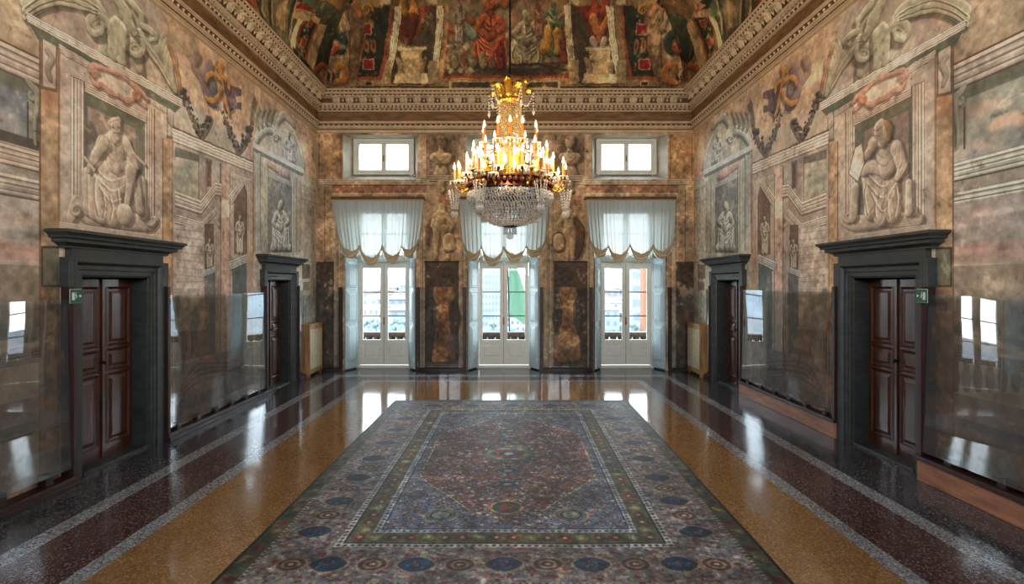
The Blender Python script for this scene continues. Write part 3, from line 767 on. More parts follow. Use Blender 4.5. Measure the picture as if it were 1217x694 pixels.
    c.rect(301, 204, 304, 300, (.62,.48,.36)); c.line([(301,176),(301,300)], .03, OR2, alpha=.8)
    robed(c, 333, 296, 60, D_, seated=True, sx=.75)
    V(354, 358, 214, 300, stone((.66,.58,.5),(.58,.5,.42),(.4,.34,.28)))
    # ---------------- zone E: last strip before the corner
    c.poly([(361,205),(378,214),(378,437),(361,440)], (.56,.53,.47), tex=.08)
    c.mould((358,214),(378,223),(358,220),(378,229), PROFG); c.mould((358,232),(378,239),(358,236),(378,243), PROFG)
    c.rect(356, 311, 371, 350, (.60,.57,.50)); c.rect(359, 314, 368, 331, (.36,.34,.29), tex=.15); c.rect(360, 335, 368, 345, (.42,.40,.34))
    c.line([(356,309),(372,309)], .03, (.68,.62,.53)); c.line([(372,250),(372,330)], .02, STD)
    c.rect(356, 352, 377, 440, (.50,.52,.50), tex=.1)
    for bx in ((103,262,170,150,.006),(60,90,190,-10,.010),(214,175,300,60,.008),(303,165,362,128,.008),(321,298,345,228,.005)):
        a_, b_ = conv(bx[0], bx[1]), conv(bx[2], bx[3]); zt_ = conv(bx[0], bx[3])[1] if bx[4] > .02 else min(b_[1], conv(bx[0], bx[3])[1]+1)
        c.warp(bx[4], .10, (a_[0], conv(bx[2], bx[1])[1] if conv(bx[2], bx[1])[1] < a_[1] else a_[1], b_[0], max(b_[1], zt_)), seed=int(bx[0]))
    c.brush(5000, .005, .013, .06, .30, seed=3+right)
    c.wear((.72,.65,.55), 1.6, .16)
    c.mottle(.035); c.grade(.30, 1.33, .03); c.c = np.clip((c.c-.55)*1.14+.55, .02, 1); c.grade(.16, 1.02); c.c *= np.array((1.02,1.0,.985), np.float32); c.veins(150, (.36,.28,.22), seed=30+right, alpha=.28)
    # age stains
    for i in range(40):
        c.ell(RNG.uniform(1.2,13.3), RNG.uniform(0,6.3), RNG.uniform(.1,.5), RNG.uniform(.05,.3), [(.66,.58,.48),(.42,.34,.27),(.52,.48,.38),(.62,.44,.33)][i%4], alpha=.18, soft=.9, raw=True)
    return c

def back_wall():
    c = Canvas(XL-.02, XR+.02, 0, ZT, 150, (.58,.46,.34), seed=51, conv=bw)
    n = np.clip(.5+.45*c.n1, 0, 1)[..., None]
    c.c[:] = np.array((.62,.49,.36))*n + np.array((.50,.41,.31))*(1-n)
    S = dict(lite=(.80,.68,.50), dark=(.36,.26,.17), shadow=(.05,-.05), L=(-.5,.7), gain=1.2)
    # upper band with marble panels beside the windows
    for x0, x1 in ((379,405),(796,822)): c.rect(x0, 160, x1, 212, (.56,.42,.28), tex=.18); c.line([(x0,160),(x0,212)], .02, OR2); c.line([(x1,160),(x1,212)], .02, OR2)
    for x0, x1 in ((497,507),(545,556),(646,656),(694,703)): c.rect(x0, 160, x1, 212, (.62,.50,.38), tex=.12)
    # string course and red marble bands above the curtains
    c.mould((378,213),(822,213),(378,220),(822,220), stone((.70,.60,.48),(.56,.46,.36),(.36,.28,.2)))
    for x0, x1 in ((394,507),(545,655),(694,806)):
        c.rect(x0, 220, x1, 230, (.52,.35,.25), tex=.2); c.line([(x0,220),(x1,220)], .02, (.3,.18,.12)); c.line([(x0,230),(x1,230)], .03, (.66,.55,.42))
        c.rect(x0, 231, x1, 240, (.56,.47,.34), tex=.1)
    # vertical mouldings of the window surrounds
    for x in (397, 403, 498, 503, 546, 551, 648, 653, 696, 701, 793, 799):
        c.mould((x,240),(x,437),(x+4.5,240),(x+4.5,437), stone((.66,.56,.44),(.52,.42,.32),(.32,.24,.17)))
    for x0, x1 in ((378,394),(806,822)): c.rect(x0, 222, x1, 312, (.52,.41,.30), tex=.14); c.line([(x0+8,222),(x0+8,311)], .02, (.34,.26,.18))
    for i, xc in enumerate((524, 677)):
        f = 1 if i == 0 else -1
        X = lambda d: xc+f*d
        # bust in a panel on a console
        c.rect(xc-17, 160, xc+17, 209, (.50,.40,.29), tex=.15); c.line([(xc-17,160),(xc-17,209)], .02, OR2, alpha=.6); c.line([(xc+17,160),(xc+17,209)], .02, OR2, alpha=.6)
        B = dict(S, shadow=(.08,-.04))
        c.ell(xc, 178, 14, 17, (.34,.25,.17), alpha=.7, soft=.4)
        c.relief([(xc,196,xc,207,5,8)], **B)
        c.relief([(X(-8),187,X(8),187,5,5),(X(-3),190,X(3),190,5.5,5.5),(xc,177,xc,184,2.8,3.4)], fold=.15, ff=40, **B)
        c.relief([(X(.5),167.5,X(.8),172,4.6,4.0)], **B); c.relief([(X(-2.5),165,X(-2.5),170,3,2.6),(X(-1),163.5,X(2.5),163.5,2.4,2)], **dict(B, lite=(.66,.54,.38)))
        for q in (((X(-8),186),(X(0),192),(X(8),185)),((X(-5),190),(X(2),195))): c.line(crom(list(q), 6), .02, (.38,.28,.19), alpha=.8)
        c.mould((xc-17,208),(xc+17,208),(xc-14,216),(xc+14,216), stone((.68,.60,.50),(.48,.42,.35),(.26,.22,.17)))
        c.relief([(xc,218,xc,232,4,2.5)], **S); c.volute(xc, 226, 4, d=f, **S)
        # niche strip with standing nude figure and oval shield
        c.rect(xc-19, 236, xc+20, 311, (.55,.44,.31), tex=.12)
        c.rect(xc-2, 232, xc+14, 244, (.50,.34,.24), tex=.14)
        if i == 0:
            c.strokes([(512,262),(509,275),(508,290)], [2.5,3,1.5], **dict(S, lite=(.5,.38,.26), dark=(.26,.18,.12)))
            c.relief([(525,246,525,250,4.4,3.8),(524,254,522,268,5.5,4.5),(518,256,530,256,3.2,3.2),(521,270,527,272,5,5),
                      (519,274,518,290,4,3),(518,290,517,306,2.7,2),(527,274,530,290,4,3),(530,290,532,306,2.7,2),(531,257,538,267,2.6,2),(538,267,534,276,2,1.8),(516,258,514,268,2.5,2),(514,268,520,276,2,1.8)], **S)
            c.ell(533, 288, 8, 13, (.32,.23,.15)); c.relief([(533,284,533,292,6.5,6.5)], **S); c.ell(533, 288, 4, 8, (.58,.47,.34), alpha=.6, soft=.5)
        else:
            c.strokes([(684,262),(690,275),(688,295),(684,306)], [3,4,4,2.5], **dict(S, lite=(.42,.30,.2), dark=(.2,.13,.08)))
            c.relief([(674,245,674,249,4.2,3.6),(675,254,676,268,5.5,5),(670,256,682,256,3,3),(676,270,676,274,5.5,5),
                      (679,276,680,290,4.2,3.2),(680,290,680,306,2.8,2),(673,276,675,290,4,3),(675,290,674,306,2.6,2),(669,257,664,266,2.6,2),(664,266,668,273,2,1.8)], **S)
            c.ell(664, 288, 8, 13, (.32,.23,.15)); c.relief([(664,284,664,292,6,6)], **S); c.ell(664, 288, 4, 8, (.60,.48,.34), alpha=.6, soft=.5)
        # dark dado panel with painted term
        c.rect(xc-19, 311, xc+21, 437, (.27,.21,.16), tex=.2)
        c.line([(xc-19,311),(xc+21,311)], .04, (.18,.14,.11)); c.mould((xc-16,313),(xc+18,313),(xc-14,318),(xc+16,318), stone((.36,.29,.23),(.28,.22,.17),(.15,.11,.09)))
        if i == 0:
            c.poly([(516,341),(538,341),(540,350),(533,366),(535,392),(541,412),(541,430),(513,430),(513,410),(519,388),(519,362),(514,350)], (.50,.31,.17), tex=.35)
            c.ell(535, 351, 6, 6, (.56,.42,.26), alpha=.6, soft=.7)
            for s_ in (-1, 1): c.strokes([(527+s_*14,362),(527+s_*17,378),(527+s_*13,396),(527+s_*16,420)], [1.5,3,2,1.5], **dict(S, lite=(.36,.30,.25), dark=(.17,.13,.1)))
        else:
            c.poly([(663,341),(685,341),(686,350),(681,362),(681,384),(689,402),(690,424),(684,430),(665,430),(659,424),(659,402),(668,384),(668,362)], (.48,.32,.19), tex=.35)
            for s_ in (-1, 1): c.strokes([(674+s_*13,362),(674+s_*15,378),(674+s_*13,396)], [1.5,2.5,1.5], **dict(S, lite=(.36,.30,.25), dark=(.17,.13,.1)))
    # corner dado panels
    for x0, x1 in ((373,397),(803,827)):
        c.rect(x0, 311, x1, 437, (.25,.20,.16), tex=.22)
        c.blotches(*(bw(x0,430)), *(bw(x1,345)), [], 0, .1, .2) if False else None
        for q in range(16): c.ell(RNG.uniform(x0+3,x1-3), RNG.uniform(340,430), RNG.uniform(2,5), RNG.uniform(3,9), [(.46,.27,.13),(.34,.25,.18),(.40,.30,.2)][q%3], alpha=.6, soft=.6)
    for xc in (527, 677):
        a_, b_ = bw(xc-22, 312), bw(xc+22, 236); c.warp(.004, .08, (a_[0], a_[1], b_[0], b_[1]), seed=xc)
    c.brush(3000, .006, .015, .07, .45, seed=6); c.wear((.70,.58,.44), 1.4, .3)
    c.mottle(.05, fine=.05); c.grade(.18, 1.32, .01); c.c = np.clip((c.c-.5)*1.12+.5, .02, 1); c.veins(60, (.28,.18,.12), seed=60, alpha=.35)
    return c

# ---------------- vault
VR, VZ, VD = 2.3, 7.05, .40            # cove radius, springing height, cornice projection
def cove_inset(h): return VR - math.sqrt(max(VR*VR - min(h, VR*.999)**2, 0))
def vb(px, py):                        # photo reading -> (X, rise) on the far cove
    h = .8
    for _ in range(30):
        Y = YB-VD-cove_inset(h); h = max(-.2, EYE+(VY-py)*Y/F-VZ)
        h = min(h, VR*.99)
    return ((px-VX)*Y/F, h)
def vs_(side):
    X0 = (-XL if side < 0 else XR)-VD
    def f(px, py):                     # -> (Y, rise) on a side cove
        h = .5; d = max(12., abs(px-VX))
        for _ in range(30):
            Y = F*(X0-cove_inset(h))/d; h = EYE+(VY-py)*Y/F-VZ
            h = min(max(h, -.2), VR*.99)
        return (Y, h)
    return f
def vault_painting(c, sides):
    D, B = (.20,.13,.08), (.50,.36,.21)
    n = np.clip(.5+.5*c.n1, 0, 1)[..., None]; c.c[:] = np.array((.50,.37,.23))*n+np.array((.33,.25,.16))*(1-n)
    S = dict(lite=(.74,.62,.44), dark=(.25,.17,.10), shadow=(.04,-.04), L=(-.4,.8), gain=1.3)
    def T(col, **k): return dict(S, lite=tuple(min(1, v*1.25) for v in col), dark=tuple(v*.35 for v in col), **k)
    ORA, RED, GRN, OCH, GRY, PNK, WIN = (.66,.30,.14), (.50,.14,.09), (.36,.42,.28), (.68,.46,.16), (.55,.50,.40), (.66,.46,.34), (.32,.09,.07)
    if 'b' in sides:
        c.rect(380, 95, 830, 107, (.46,.36,.23)); c.line([(380,103.5),(830,103.5)], .03, (.16,.1,.06))
        # dark long plaque under the picture
        c.rect(534, 96, 666, 105, (.62,.52,.36)); c.rect(537, 97.5, 663, 104, (.24,.21,.14), tex=.15)
        # central framed picture
        c.rect(523, -30, 679, 95, (.58,.38,.20), tex=.1); c.rect(526, -30, 676, 93, (.48,.19,.10)); c.rect(528.5, -30, 673.5, 90, (.40,.33,.24), tex=.2)
        c.rect(528, 74, 674, 90, (.26,.20,.12), tex=.3)
        for q in range(40): c.ell(RNG.uniform(530,670), RNG.uniform(-20,40), RNG.uniform(4,12), RNG.uniform(3,9), [(.52,.42,.32),(.36,.34,.27),(.56,.38,.26),(.42,.37,.30)][q%4], alpha=.5, soft=.8)
        for q in range(60): c.ell(RNG.uniform(532,602), RNG.uniform(50,84), RNG.uniform(1.5,4), RNG.uniform(1.5,4), [(.58,.50,.36),(.34,.30,.2),(.24,.2,.14),(.66,.56,.42)][q%4], alpha=.7, soft=.5)
        KF = lambda col: T(col)
        c.relief([(596,-6,580,4,12,10),(612,-8,600,2,9,8)], fold=.3, ff=26, **T((.62,.36,.20)))
        robed(c, 582, 76, 78, T(ORA), seated=True, f=1, sx=1.1); c.relief([(560,26,545,38,5,4),(545,38,535,36,4,3)], fold=.3, **T((.60,.30,.15)))
        c.relief([(552,34,562,42,7,6)], fold=.3, ff=30, **T((.46,.50,.40))); robed(c, 546, 50, 46, T((.58,.50,.40)), f=-1); robed(c, 595, 82, 34, T(RED), f=-1)
        for q in range(5): c.relief([(540+q*11,70-(q%2)*5,541+q*11,78,4,4.5)], fold=.3, **T([(.50,.42,.28),(.42,.28,.18),(.38,.36,.24)][q%3]))
        robed(c, 626, 80, 70, T((.58,.52,.40)), seated=True, f=-1, sx=1.15)
        robed(c, 657, 66, 68, T(GRN), f=1, sx=1.2)
        c.relief([(651,38,648,58,6,7.5),(662,40,666,58,6,7)], fold=.4, ff=34, fa=.1, **T(OCH)); c.relief([(648,24,640,36,2.6,2),(664,22,672,14,2.6,2)], **T(PNK))
        robed(c, 640, 44, 40, T((.56,.36,.26)), f=1); robed(c, 670, 74, 34, T((.52,.20,.12)), f=-1)
        c.line([(608,78),(640,76),(672,84)], .06, (.2,.13,.08))
        # flanking niches with vases of fire on pedestals
        for x0, f in ((487, 1), (711, -1)):
            X = lambda d: x0+f*d
            c.rect(x0-31, -30, x0+31, 101, (.25,.20,.13), tex=.15)
            c.poly([(X(-21),-30),(X(17),-30),(X(16),22),(X(8),46),(X(-4),52),(X(-12),40),(X(-20),16)], (.44,.18,.09) if f > 0 else (.40,.13,.07), tex=.3)
            c.relief([(X(-10),-14,X(-8),14,9,9),(X(4),-14,X(5),16,10,9)], fold=.6, ff=30, fa=.1, **T((.74,.46,.16) if f > 0 else (.56,.20,.10)))
            c.relief([(X(-12),22,X(-4),38,6,5),(X(6),22,X(2),38,6,5),(X(0),36,X(0),50,4,3)], fold=.5, ff=50, **T((.42,.16,.10) if f > 0 else (.70,.40,.18)))
            if f < 0: c.relief([(704,48,706,54,4.5,4.5),(718,48,716,54,4.5,4.5)], **T((.66,.54,.42)))
            c.mould((x0-16,56),(x0+20,56),(x0-14,61),(x0+18,61), stone((.84,.72,.54),(.6,.5,.36),(.24,.18,.11)))
            c.poly([(x0-11,61),(x0+15,61),(x0+13,88),(x0-9,88)], (.66,.55,.37), tex=.12)
            for q in (-1, 1): c.strokes([(x0+2+q*16,98),(x0+2+q*13,88),(x0+2+q*14,76),(x0+2+q*17,70)], [4,3,3,2], **S)
            c.poly([(x0-17,88),(x0+21,88),(x0+24,99),(x0-20,99)], (.70,.60,.44), tex=.15)
            for q in (-29, 27):
                c.mould((x0+q-4,-30),(x0+q-3.5,98),(x0+q+6,-30),(x0+q+5,98), stone((.86,.76,.60),(.66,.56,.42),(.26,.2,.13)))
                c.rect(x0+q-5, 72, x0+q+6, 100, (.50,.41,.28)); c.rect(x0+q-5, -2, x0+q+6, 6, (.60,.52,.38))
        # ornament panels with red squares
        for xa, xb, ta, tb in ((424,450,420,447), (752,778,756,784)):
            c.poly([(xa-3,95),(xb+4,95),(tb+4,-30),(ta-3,-30)], (.50,.22,.11)); c.poly([(xa,91),(xb,91),(tb,-30),(ta,-30)], (.15,.15,.10), tex=.2)
            xm = (xa+xb)/2
            for q in range(46): c.ell(xm+RNG.uniform(-11,11), RNG.uniform(-15,90), RNG.uniform(1,2.5), RNG.uniform(1,2.5), [(.48,.38,.18),(.30,.38,.26),(.50,.20,.10),(.60,.50,.34)][q%4], alpha=.8, soft=.4)
            for y0, y1, o in ((70,83,1),(28,42,-2.5)):
                c.rect(xm+o-7, y0, xm+o+7, y1, (.66,.48,.36)); c.rect(xm+o-6, y0+1, xm+o+6, y1-1, (.46,.10,.07))
            for o in (-8, 0, 8): c.ell(xm+o-1, 55, 3.2, 8, (.52,.33,.15), soft=.4); c.ell(xm+o-1, 55, 1.4, 4, (.26,.14,.08), soft=.5)
            c.volute(xm-1, 12, 8, d=1, **T(OCH))
            c.rect(xm-3.5, 96.5, xm+6, 102.5, (.62,.52,.36)); c.rect(xm-2.5, 97.5, xm+5, 101.8, (.18,.12,.08))
    # swirling dolphins, scrolls and nude supporters in the corners (run over the groin)
    for f in (1, -1):
        X = (lambda x: x) if f > 0 else (lambda x: 1201.5-x)
        c.poly([(X(352),108),(X(370),60),(X(385),-20),(X(416),-30),(X(421),96),(X(414),108)], (.40,.29,.18), tex=.3)
        c.rect(X(400), 60, X(416), 78, (.48,.35,.21), tex=.12); c.line([(X(404),20),(X(404),100)], .04, (.58,.48,.33)); c.line([(X(413),10),(X(413),100)], .03, (.24,.17,.1))
        c.relief([(X(398),8,X(396),22,7,6),(X(404),-8,X(402),6,8,7),(X(408),18,X(414),34,4,4)], fold=.4, ff=28, **T((.58,.46,.34)))
        c.relief([(X(421),6,X(428),18,5,4)], **T((.70,.40,.22)))
        c.strokes([(X(384),74),(X(383),56),(X(389),44),(X(400),40),(X(408),48),(X(405),60),(X(396),58)], [4,4,5,5,4.5,4,2.5], **T((.22,.25,.18)))
        c.strokes([(X(382),68),(X(379),50),(X(382),34),(X(388),26)], [2.5,3,3,2], **T((.30,.30,.20)))
        c.strokes([(X(400),56),(X(395),62),(X(392),60)], [4,3,2], **T((.66,.28,.14)))
        c.strokes([(X(374),100),(X(372),86),(X(380),78),(X(388),84),(X(386),94)], [3.5,4,4,3,2.5], **T((.54,.26,.12)))
        c.strokes([(X(396),98),(X(408),96),(X(411),84),(X(403),78),(X(399),86)], [3.5,4,4,3,2.5], **T((.66,.38,.14)))
        c.ell(X(393), 92, 5, 6, (.16,.09,.06), soft=.4); c.strokes([(X(388),82),(X(394),88),(X(393),98)], [1,1.4,1], **T((.66,.52,.36)))
        if f < 0: c.ell(792, 0, 13, 14, (.58,.34,.18)); c.ell(792, -1, 11, 12.5, (.12,.03,.04), tex=.2)
        else: c.ell(408, -2, 12, 11, (.15,.12,.09), tex=.3); c.strokes([(398,4),(405,9),(414,6)], [2,2,2], **T((.6,.5,.36)))
        # curved ribs
        def rib(a, b, cols, w):
            P = crom(a, 8); Q = crom(b, 8)
            c.poly([(X(x), y) for x, y in P]+[(X(x), y) for x, y in Q[::-1]], cols, tex=w)
        rib([(335,40),(338,22),(352,-12)], [(346,57),(350,32),(372,-12)], (.26,.22,.15), .15)
        rib([(342,52),(348,30),(367,-12)], [(348,58),(353,34),(374,-12)], (.82,.70,.52), .1)
        rib([(348,58),(353,34),(374,-12)], [(362,74),(370,42),(396,-12)], (.48,.22,.11), .15)
        rib([(350,58),(356,34),(377,-12)], [(360,70),(367,42),(392,-12)], (.14,.15,.10), .2)
        rib([(362,74),(370,42),(396,-12)], [(370,84),(381,44),(404,-12)], (.58,.46,.31), .12)
        for q in range(26):
            t = RNG.rand(); c.ell(X(355+30*t*t+4*RNG.uniform(-1,1)), 62-66*t+3, 1.5, 2, [(.5,.38,.2),(.3,.4,.28),(.6,.5,.36)][q%3], alpha=.8, soft=.4)
        for (x, y, w, h, an) in ((358,50,5.5,8,.5),(366,28,4.5,6,.6),(375,10,6,9,.7)):
            c.poly([(X(x-w),y+h*.4),(X(x),y-h*.9),(X(x+w),y-h*.4),(X(x),y+h*.9)], (.62,.42,.26)); c.poly([(X(x-w+1),y+h*.35),(X(x),y-h*.7),(X(x+w-1),y-h*.35),(X(x),y+h*.7)], (.48,.13,.08))
        # painted architecture of the side vault
        c.poly([(X(343),56),(X(345),20),(X(362),-14),(X(300),-14),(X(296),8)], (.38,.34,.24), tex=.15)
        c.poly([(X(325),30),(X(328),6),(X(340),-2),(X(336),36)], (.58,.47,.32), tex=.12)
        for a in ((300,-5,309,20),(318,-12,319,28),(352,-12,340,40),(308,-12,306,12)):
            c.line([(X(a[0]),a[1]),(X(a[2]),a[3])], .10, (.22,.20,.13)); c.line([(X(a[0]+3),a[1]),(X(a[2]+3),a[3])], .05, (.62,.53,.38))
        c.poly([(X(278),-10),(X(300),-10),(X(304),14),(X(292),2)], (.48,.22,.11)); c.poly([(X(276),-12),(X(296),-12),(X(299),6),(X(290),-2)], (.58,.32,.17))
    c.warp(.016, .14, seed=3); c.brush(4000, .012, .032, .18, .40, seed=17); c.brush(7000, .006, .016, .20, .5, seed=7); c.brush(6000, .006, .014, .2, .5, seed=8)
    c.wear((.60,.48,.34), 1.5, .35); c.mottle(.06, fine=.06); c.grade(.24, 1.36); c.c *= np.array((1.05,1.0,.90), np.float32); c.veins(60, (.2,.12,.08), seed=70, alpha=.4)

# ---------------- rug
RL, RW0, RW1 = (3.62, 9.88), 2.14, 2.19      # y range; half widths near / far
def rug_painting():
    Wd, Ln = 4.30, RL[1]-RL[0]
    c = Canvas(-Wd/2, Wd/2, 0, Ln, 210, (.36,.34,.31), seed=81)
    hw = Wd/2; r = np.random.RandomState(4)
    NAVY, TEAL, BRICK, TAN, IVORY, OLIVE, GREYB, MAR = (.12,.15,.22), (.13,.25,.33), (.44,.20,.15), (.52,.44,.31), (.60,.57,.50), (.30,.29,.18), (.33,.35,.38), (.32,.12,.11)
    def frame(i0, i1, col, **k):
        for a in ((-hw+i0,i0,hw-i0,i1),(-hw+i0,Ln-i1,hw-i0,Ln-i0),(-hw+i0,i0,-hw+i1,Ln-i0),(hw-i1,i0,hw-i0,Ln-i0)):
            c.poly([(a[0],a[1]),(a[2],a[1]),(a[2],a[3]),(a[0],a[3])], col, raw=True, tex=.08)
    frame(0, .03, (.16,.13,.12)); frame(.03, .17, (.27,.27,.20)); frame(.17, .20, (.50,.46,.38)); frame(.20, .72, (.38,.345,.33))
    frame(.72, .78, (.55,.54,.49)); frame(.78, .80, (.15,.13,.14)); frame(.80, .98, (.30,.29,.19)); frame(.98, 1.04, (.52,.53,.52)); frame(1.04, 1.055, (.14,.14,.18))
    c.poly([(-hw+1.055,1.055),(hw-1.055,1.055),(hw-1.055,Ln-1.055),(-hw+1.055,Ln-1.055)], (.30,.33,.39), raw=True, tex=.1)
    # central lozenge
    cy = 3.13; H = [(0,1.23),(.35,1.42),(.62,1.80),(.86,2.10),(1.0,2.36),(1.0,3.98),(.86,4.22),(.62,4.44),(.35,4.78),(0,4.97)]
    P = H + [(-x, y) for x, y in H[::-1][1:-1]]
    c.poly(P, (.40,.25,.20), raw=True, tex=.12); c.line(P+[P[0]], .02, (.64,.56,.38), raw=True)
    # mirrored scatter of small florets: field, lozenge and borders
    def sym(fn, x, y):
        for sx in (1, -1):
            for sy in (1, -1):
                fn(sx*x, cy+sy*(y-cy))
    def inside(x, y, Q):
        ins = False; n = len(Q)
        for i in range(n):
            (x0, y0), (x1, y1) = Q[i], Q[(i+1) % n]
            if (y0 > y) != (y1 > y) and x < (x1-x0)*(y-y0)/(y1-y0)+x0: ins = not ins
        return ins
    def floret(cols, rad):
        def f(x, y):
            for q, col in enumerate(cols): c.ell(x, y, rad*(1-q*.3), rad*(1-q*.3)*.85, col, raw=True, soft=.3, tex=.1, alpha=.9)
        return f
    for q in range(1300):
        x, y = r.uniform(0, hw-1.06), r.uniform(1.06, cy)
        inn = inside(x, y, P)
        pal = [(GREYB,NAVY),(OLIVE,BRICK),((.24,.34,.36),IVORY),(MAR,TAN),((.20,.26,.34),(.4,.5,.5))] if inn else [(GREYB,MAR),(IVORY,NAVY),((.40,.40,.38),BRICK),((.16,.18,.25),TAN),(OLIVE,IVORY)]
        sym(floret(pal[r.randint(len(pal))], r.uniform(.010,.032)), x, y)
    for q in range(200):                                       # tendrils
        x, y = r.uniform(0, hw-1.1), r.uniform(1.1, cy); a = r.uniform(0, 6.3); T = [(x, y)]
        for _ in range(7): a += r.uniform(.2, .8); x += .035*math.cos(a); y += .035*math.sin(a); T.append((x, y))
        col = [(.50,.47,.40),(.14,.15,.2),(.42,.22,.17)][r.randint(3)]
        for sx in (1, -1):
            for sy in (1, -1): c.line([(sx*a_, cy+sy*(b_-cy)) for a_, b_ in T], .008, col, raw=True, alpha=.8)
    # centre rosette and pendants, corner rosettes
    for rr, col in ((.34,(.30,.34,.28)),(.28,(.42,.44,.36)),(.2,BRICK),(.12,TEAL),(.06,IVORY)): c.ell(0, cy, rr, rr*.9, col, raw=True, soft=.08, tex=.15)
    for d in (-1, 1):
        for rr, col in ((.16,(.56,.48,.32)),(.14,(.22,.26,.22)),(.08,BRICK)): c.ell(0, cy+d*1.62, rr, rr, col, raw=True, soft=.1, tex=.1)
        for y_ in (.62, 1.05): c.ell(0, cy+d*y_, .10, .09, TEAL, raw=True, soft=.15); c.ell(0, cy+d*y_, .05, .04, TAN, raw=True, soft=.3)
        for sx in (-1, 1):
            for rr, col in ((.17,(.50,.44,.33)),(.15,(.33,.34,.34)),(.10,(.12,.12,.15)),(.085,(.42,.42,.36))): c.ell(sx*.62, cy+d*(cy-1.33), rr, rr*.9, col, raw=True, soft=.1)
    # guard stripe florets
    def along(inset, step, fn, n0=.0):
        L1, L2 = 2*(hw-inset), Ln-2*inset
        n = int(round(L1/step)); st = L1/n
        for i in range(n+1):
            for y_ in (inset, Ln-inset): fn(-hw+inset+i*st, y_, i, 0)
        n = int(round(L2/step)); st = L2/n
        for i in range(1, n):
            for x_ in (-hw+inset, hw-inset): fn(x_, inset+i*st, i, 1)
    along(.10, .15, lambda x, y, i, v: c.ell(x, y, .045, .04, [(.40,.33,.2),(.36,.13,.11),(.2,.26,.2)][i%3], raw=True, soft=.4, tex=.2))
    along(.89, .15, lambda x, y, i, v: (c.ell(x, y, .055, .05, [(.40,.14,.11),(.42,.40,.24),(.36,.20,.14)][i%3], raw=True, soft=.4, tex=.2), c.ell(x, y, .02, .02, (.55,.48,.33), raw=True, soft=.4)))
    along(.75, .06, lambda x, y, i, v: c.ell(x, y, .018, .018, [(.25,.22,.26),(.40,.2,.17)][i%2], raw=True, soft=.4))
    along(1.01, .06, lambda x, y, i, v: c.ell(x, y, .018, .018, [(.25,.26,.32),(.42,.28,.22)][i%2], raw=True, soft=.4))
    along(.185, .05, lambda x, y, i, v: c.ell(x, y, .014, .014, (.24,.2,.18), raw=True, soft=.4))
    # main border: tendrils, small flowers, then blue cartouches alternating with rosettes
    def bscat(x, y, i, v):
        for _ in range(5):
            a, b = x+r.uniform(-.06,.06), y+r.uniform(-.06,.06)
            c.ell(a, b, r.uniform(.01,.028), r.uniform(.01,.024), [(.44,.22,.18),(.52,.47,.39),(.30,.32,.36),(.34,.16,.15),(.44,.42,.32),(.50,.48,.44)][r.randint(5)], raw=True, soft=.4, alpha=.85)
    for ins in (.26,.34,.42,.50,.58,.66): along(ins, .09, bscat)
    iv = .46
    BLUE = (.06,.19,.26)
    def leafshape(x, y, v, s, col):
        a, b = (.155*s, .085*s)
        pts = []
        for k in range(20):
            t = 2*PI*k/20; e = math.cos(t)
            px, pz = a*e, b*math.sin(t)*(1-.35*abs(e)**2.2)
            pts.append((x+px, y+pz*1.35))
        c.poly(pts, col, raw=True, tex=.12)
    def cart(x, y, v):
        leafshape(x, y, v, 1.08, (.46,.39,.29)); leafshape(x, y, v, .96, (.28,.22,.18)); leafshape(x, y, v, .88, BLUE)
        for _ in range(12):
            c.ell(x+r.uniform(-.08,.08), y+r.uniform(-.05,.05), .012, .012, [(.17,.26,.33),(.06,.10,.16),(.34,.28,.27)][r.randint(3)], raw=True, soft=.4)
        c.ell(x, y, .025, .025, (.36,.16,.16), raw=True, soft=.3)
    def rose(x, y):
        for rr, col in ((.125,(.52,.42,.30)),(.112,(.28,.20,.19)),(.075,(.42,.38,.30)),(.05,(.34,.16,.15)),(.022,(.55,.50,.36))): c.ell(x, y, rr, rr*.82, col, raw=True, soft=.12, tex=.1)
    for y_ in (iv, Ln-iv):
        for i in range(-2, 3): cart(i*.69, y_, 0)
        for i in range(-3, 3): rose((i+.5)*.69*(.97 if i in(-3,2) else 1), y_)
    ys = [1.0+.647*i for i in range(7)]
    for x_ in (-hw+iv, hw-iv):
        for i, y_ in enumerate(ys): cart(x_, y_, 1)
        for i in range(6): rose(x_, ys[i]+.3235)
    c.brush(9000, .006, .013, .22, .55, seed=12)
    c.mottle(.05, fine=.10); c.grade(.18, 1.05); c.c = np.clip((c.c-.33)*1.3+.33, .03, 1); c.c *= np.array((.97,1.0,1.05), np.float32)
    # woven speckle
    c.c *= (1+.16*RNG.randn(c.H, c.W, 1).astype(np.float32))
    return c

# ------------------------------------------------------------------ materials
M = {}
M['wl'] = side_wall(0); M['wr'] = side_wall(1); M['wb'] = back_wall()
CV = {'wl': M['wl'], 'wr': M['wr'], 'wb': M['wb']}
for k_ in ('wl', 'wr', 'wb'): M[k_] = painted('fresco_'+k_, CV[k_], rough=.62)
CV['vb'] = Canvas(-4.5, 4.5, -.05, VR+.02, 120, (.4,.3,.2), seed=5, conv=vb); vault_painting(CV['vb'], 'b')
CV['vl'] = Canvas(1.0, YB, -.05, VR+.02, 90, (.4,.3,.2), seed=6, conv=vs_(-1)); vault_painting(CV['vl'], '')
CV['vr'] = Canvas(1.0, YB, -.05, VR+.02, 90, (.4,.3,.2), seed=7, conv=vs_(1)); vault_painting(CV['vr'], '')
for k_ in ('vb', 'vl', 'vr'): M[k_] = painted('vault_'+k_, CV[k_], rough=.8)
CV['rug'] = rug_painting(); M['rug'] = painted('rug_weave', CV['rug'], rough=.62, bump=.5, spec=.28, var=.22)
M['plaster'] = simple('ochre_plaster', (.30,.21,.13), .8, var=.2, scale=3, bump=.1)
M['vaultplain'] = simple('painted_vault_plaster', (.16,.10,.055), .8, var=.35, scale=2)
M['stucco'] = simple('warm_stucco', (.80,.70,.56), .7, var=.08, scale=5, bump=.1, bscale=60)
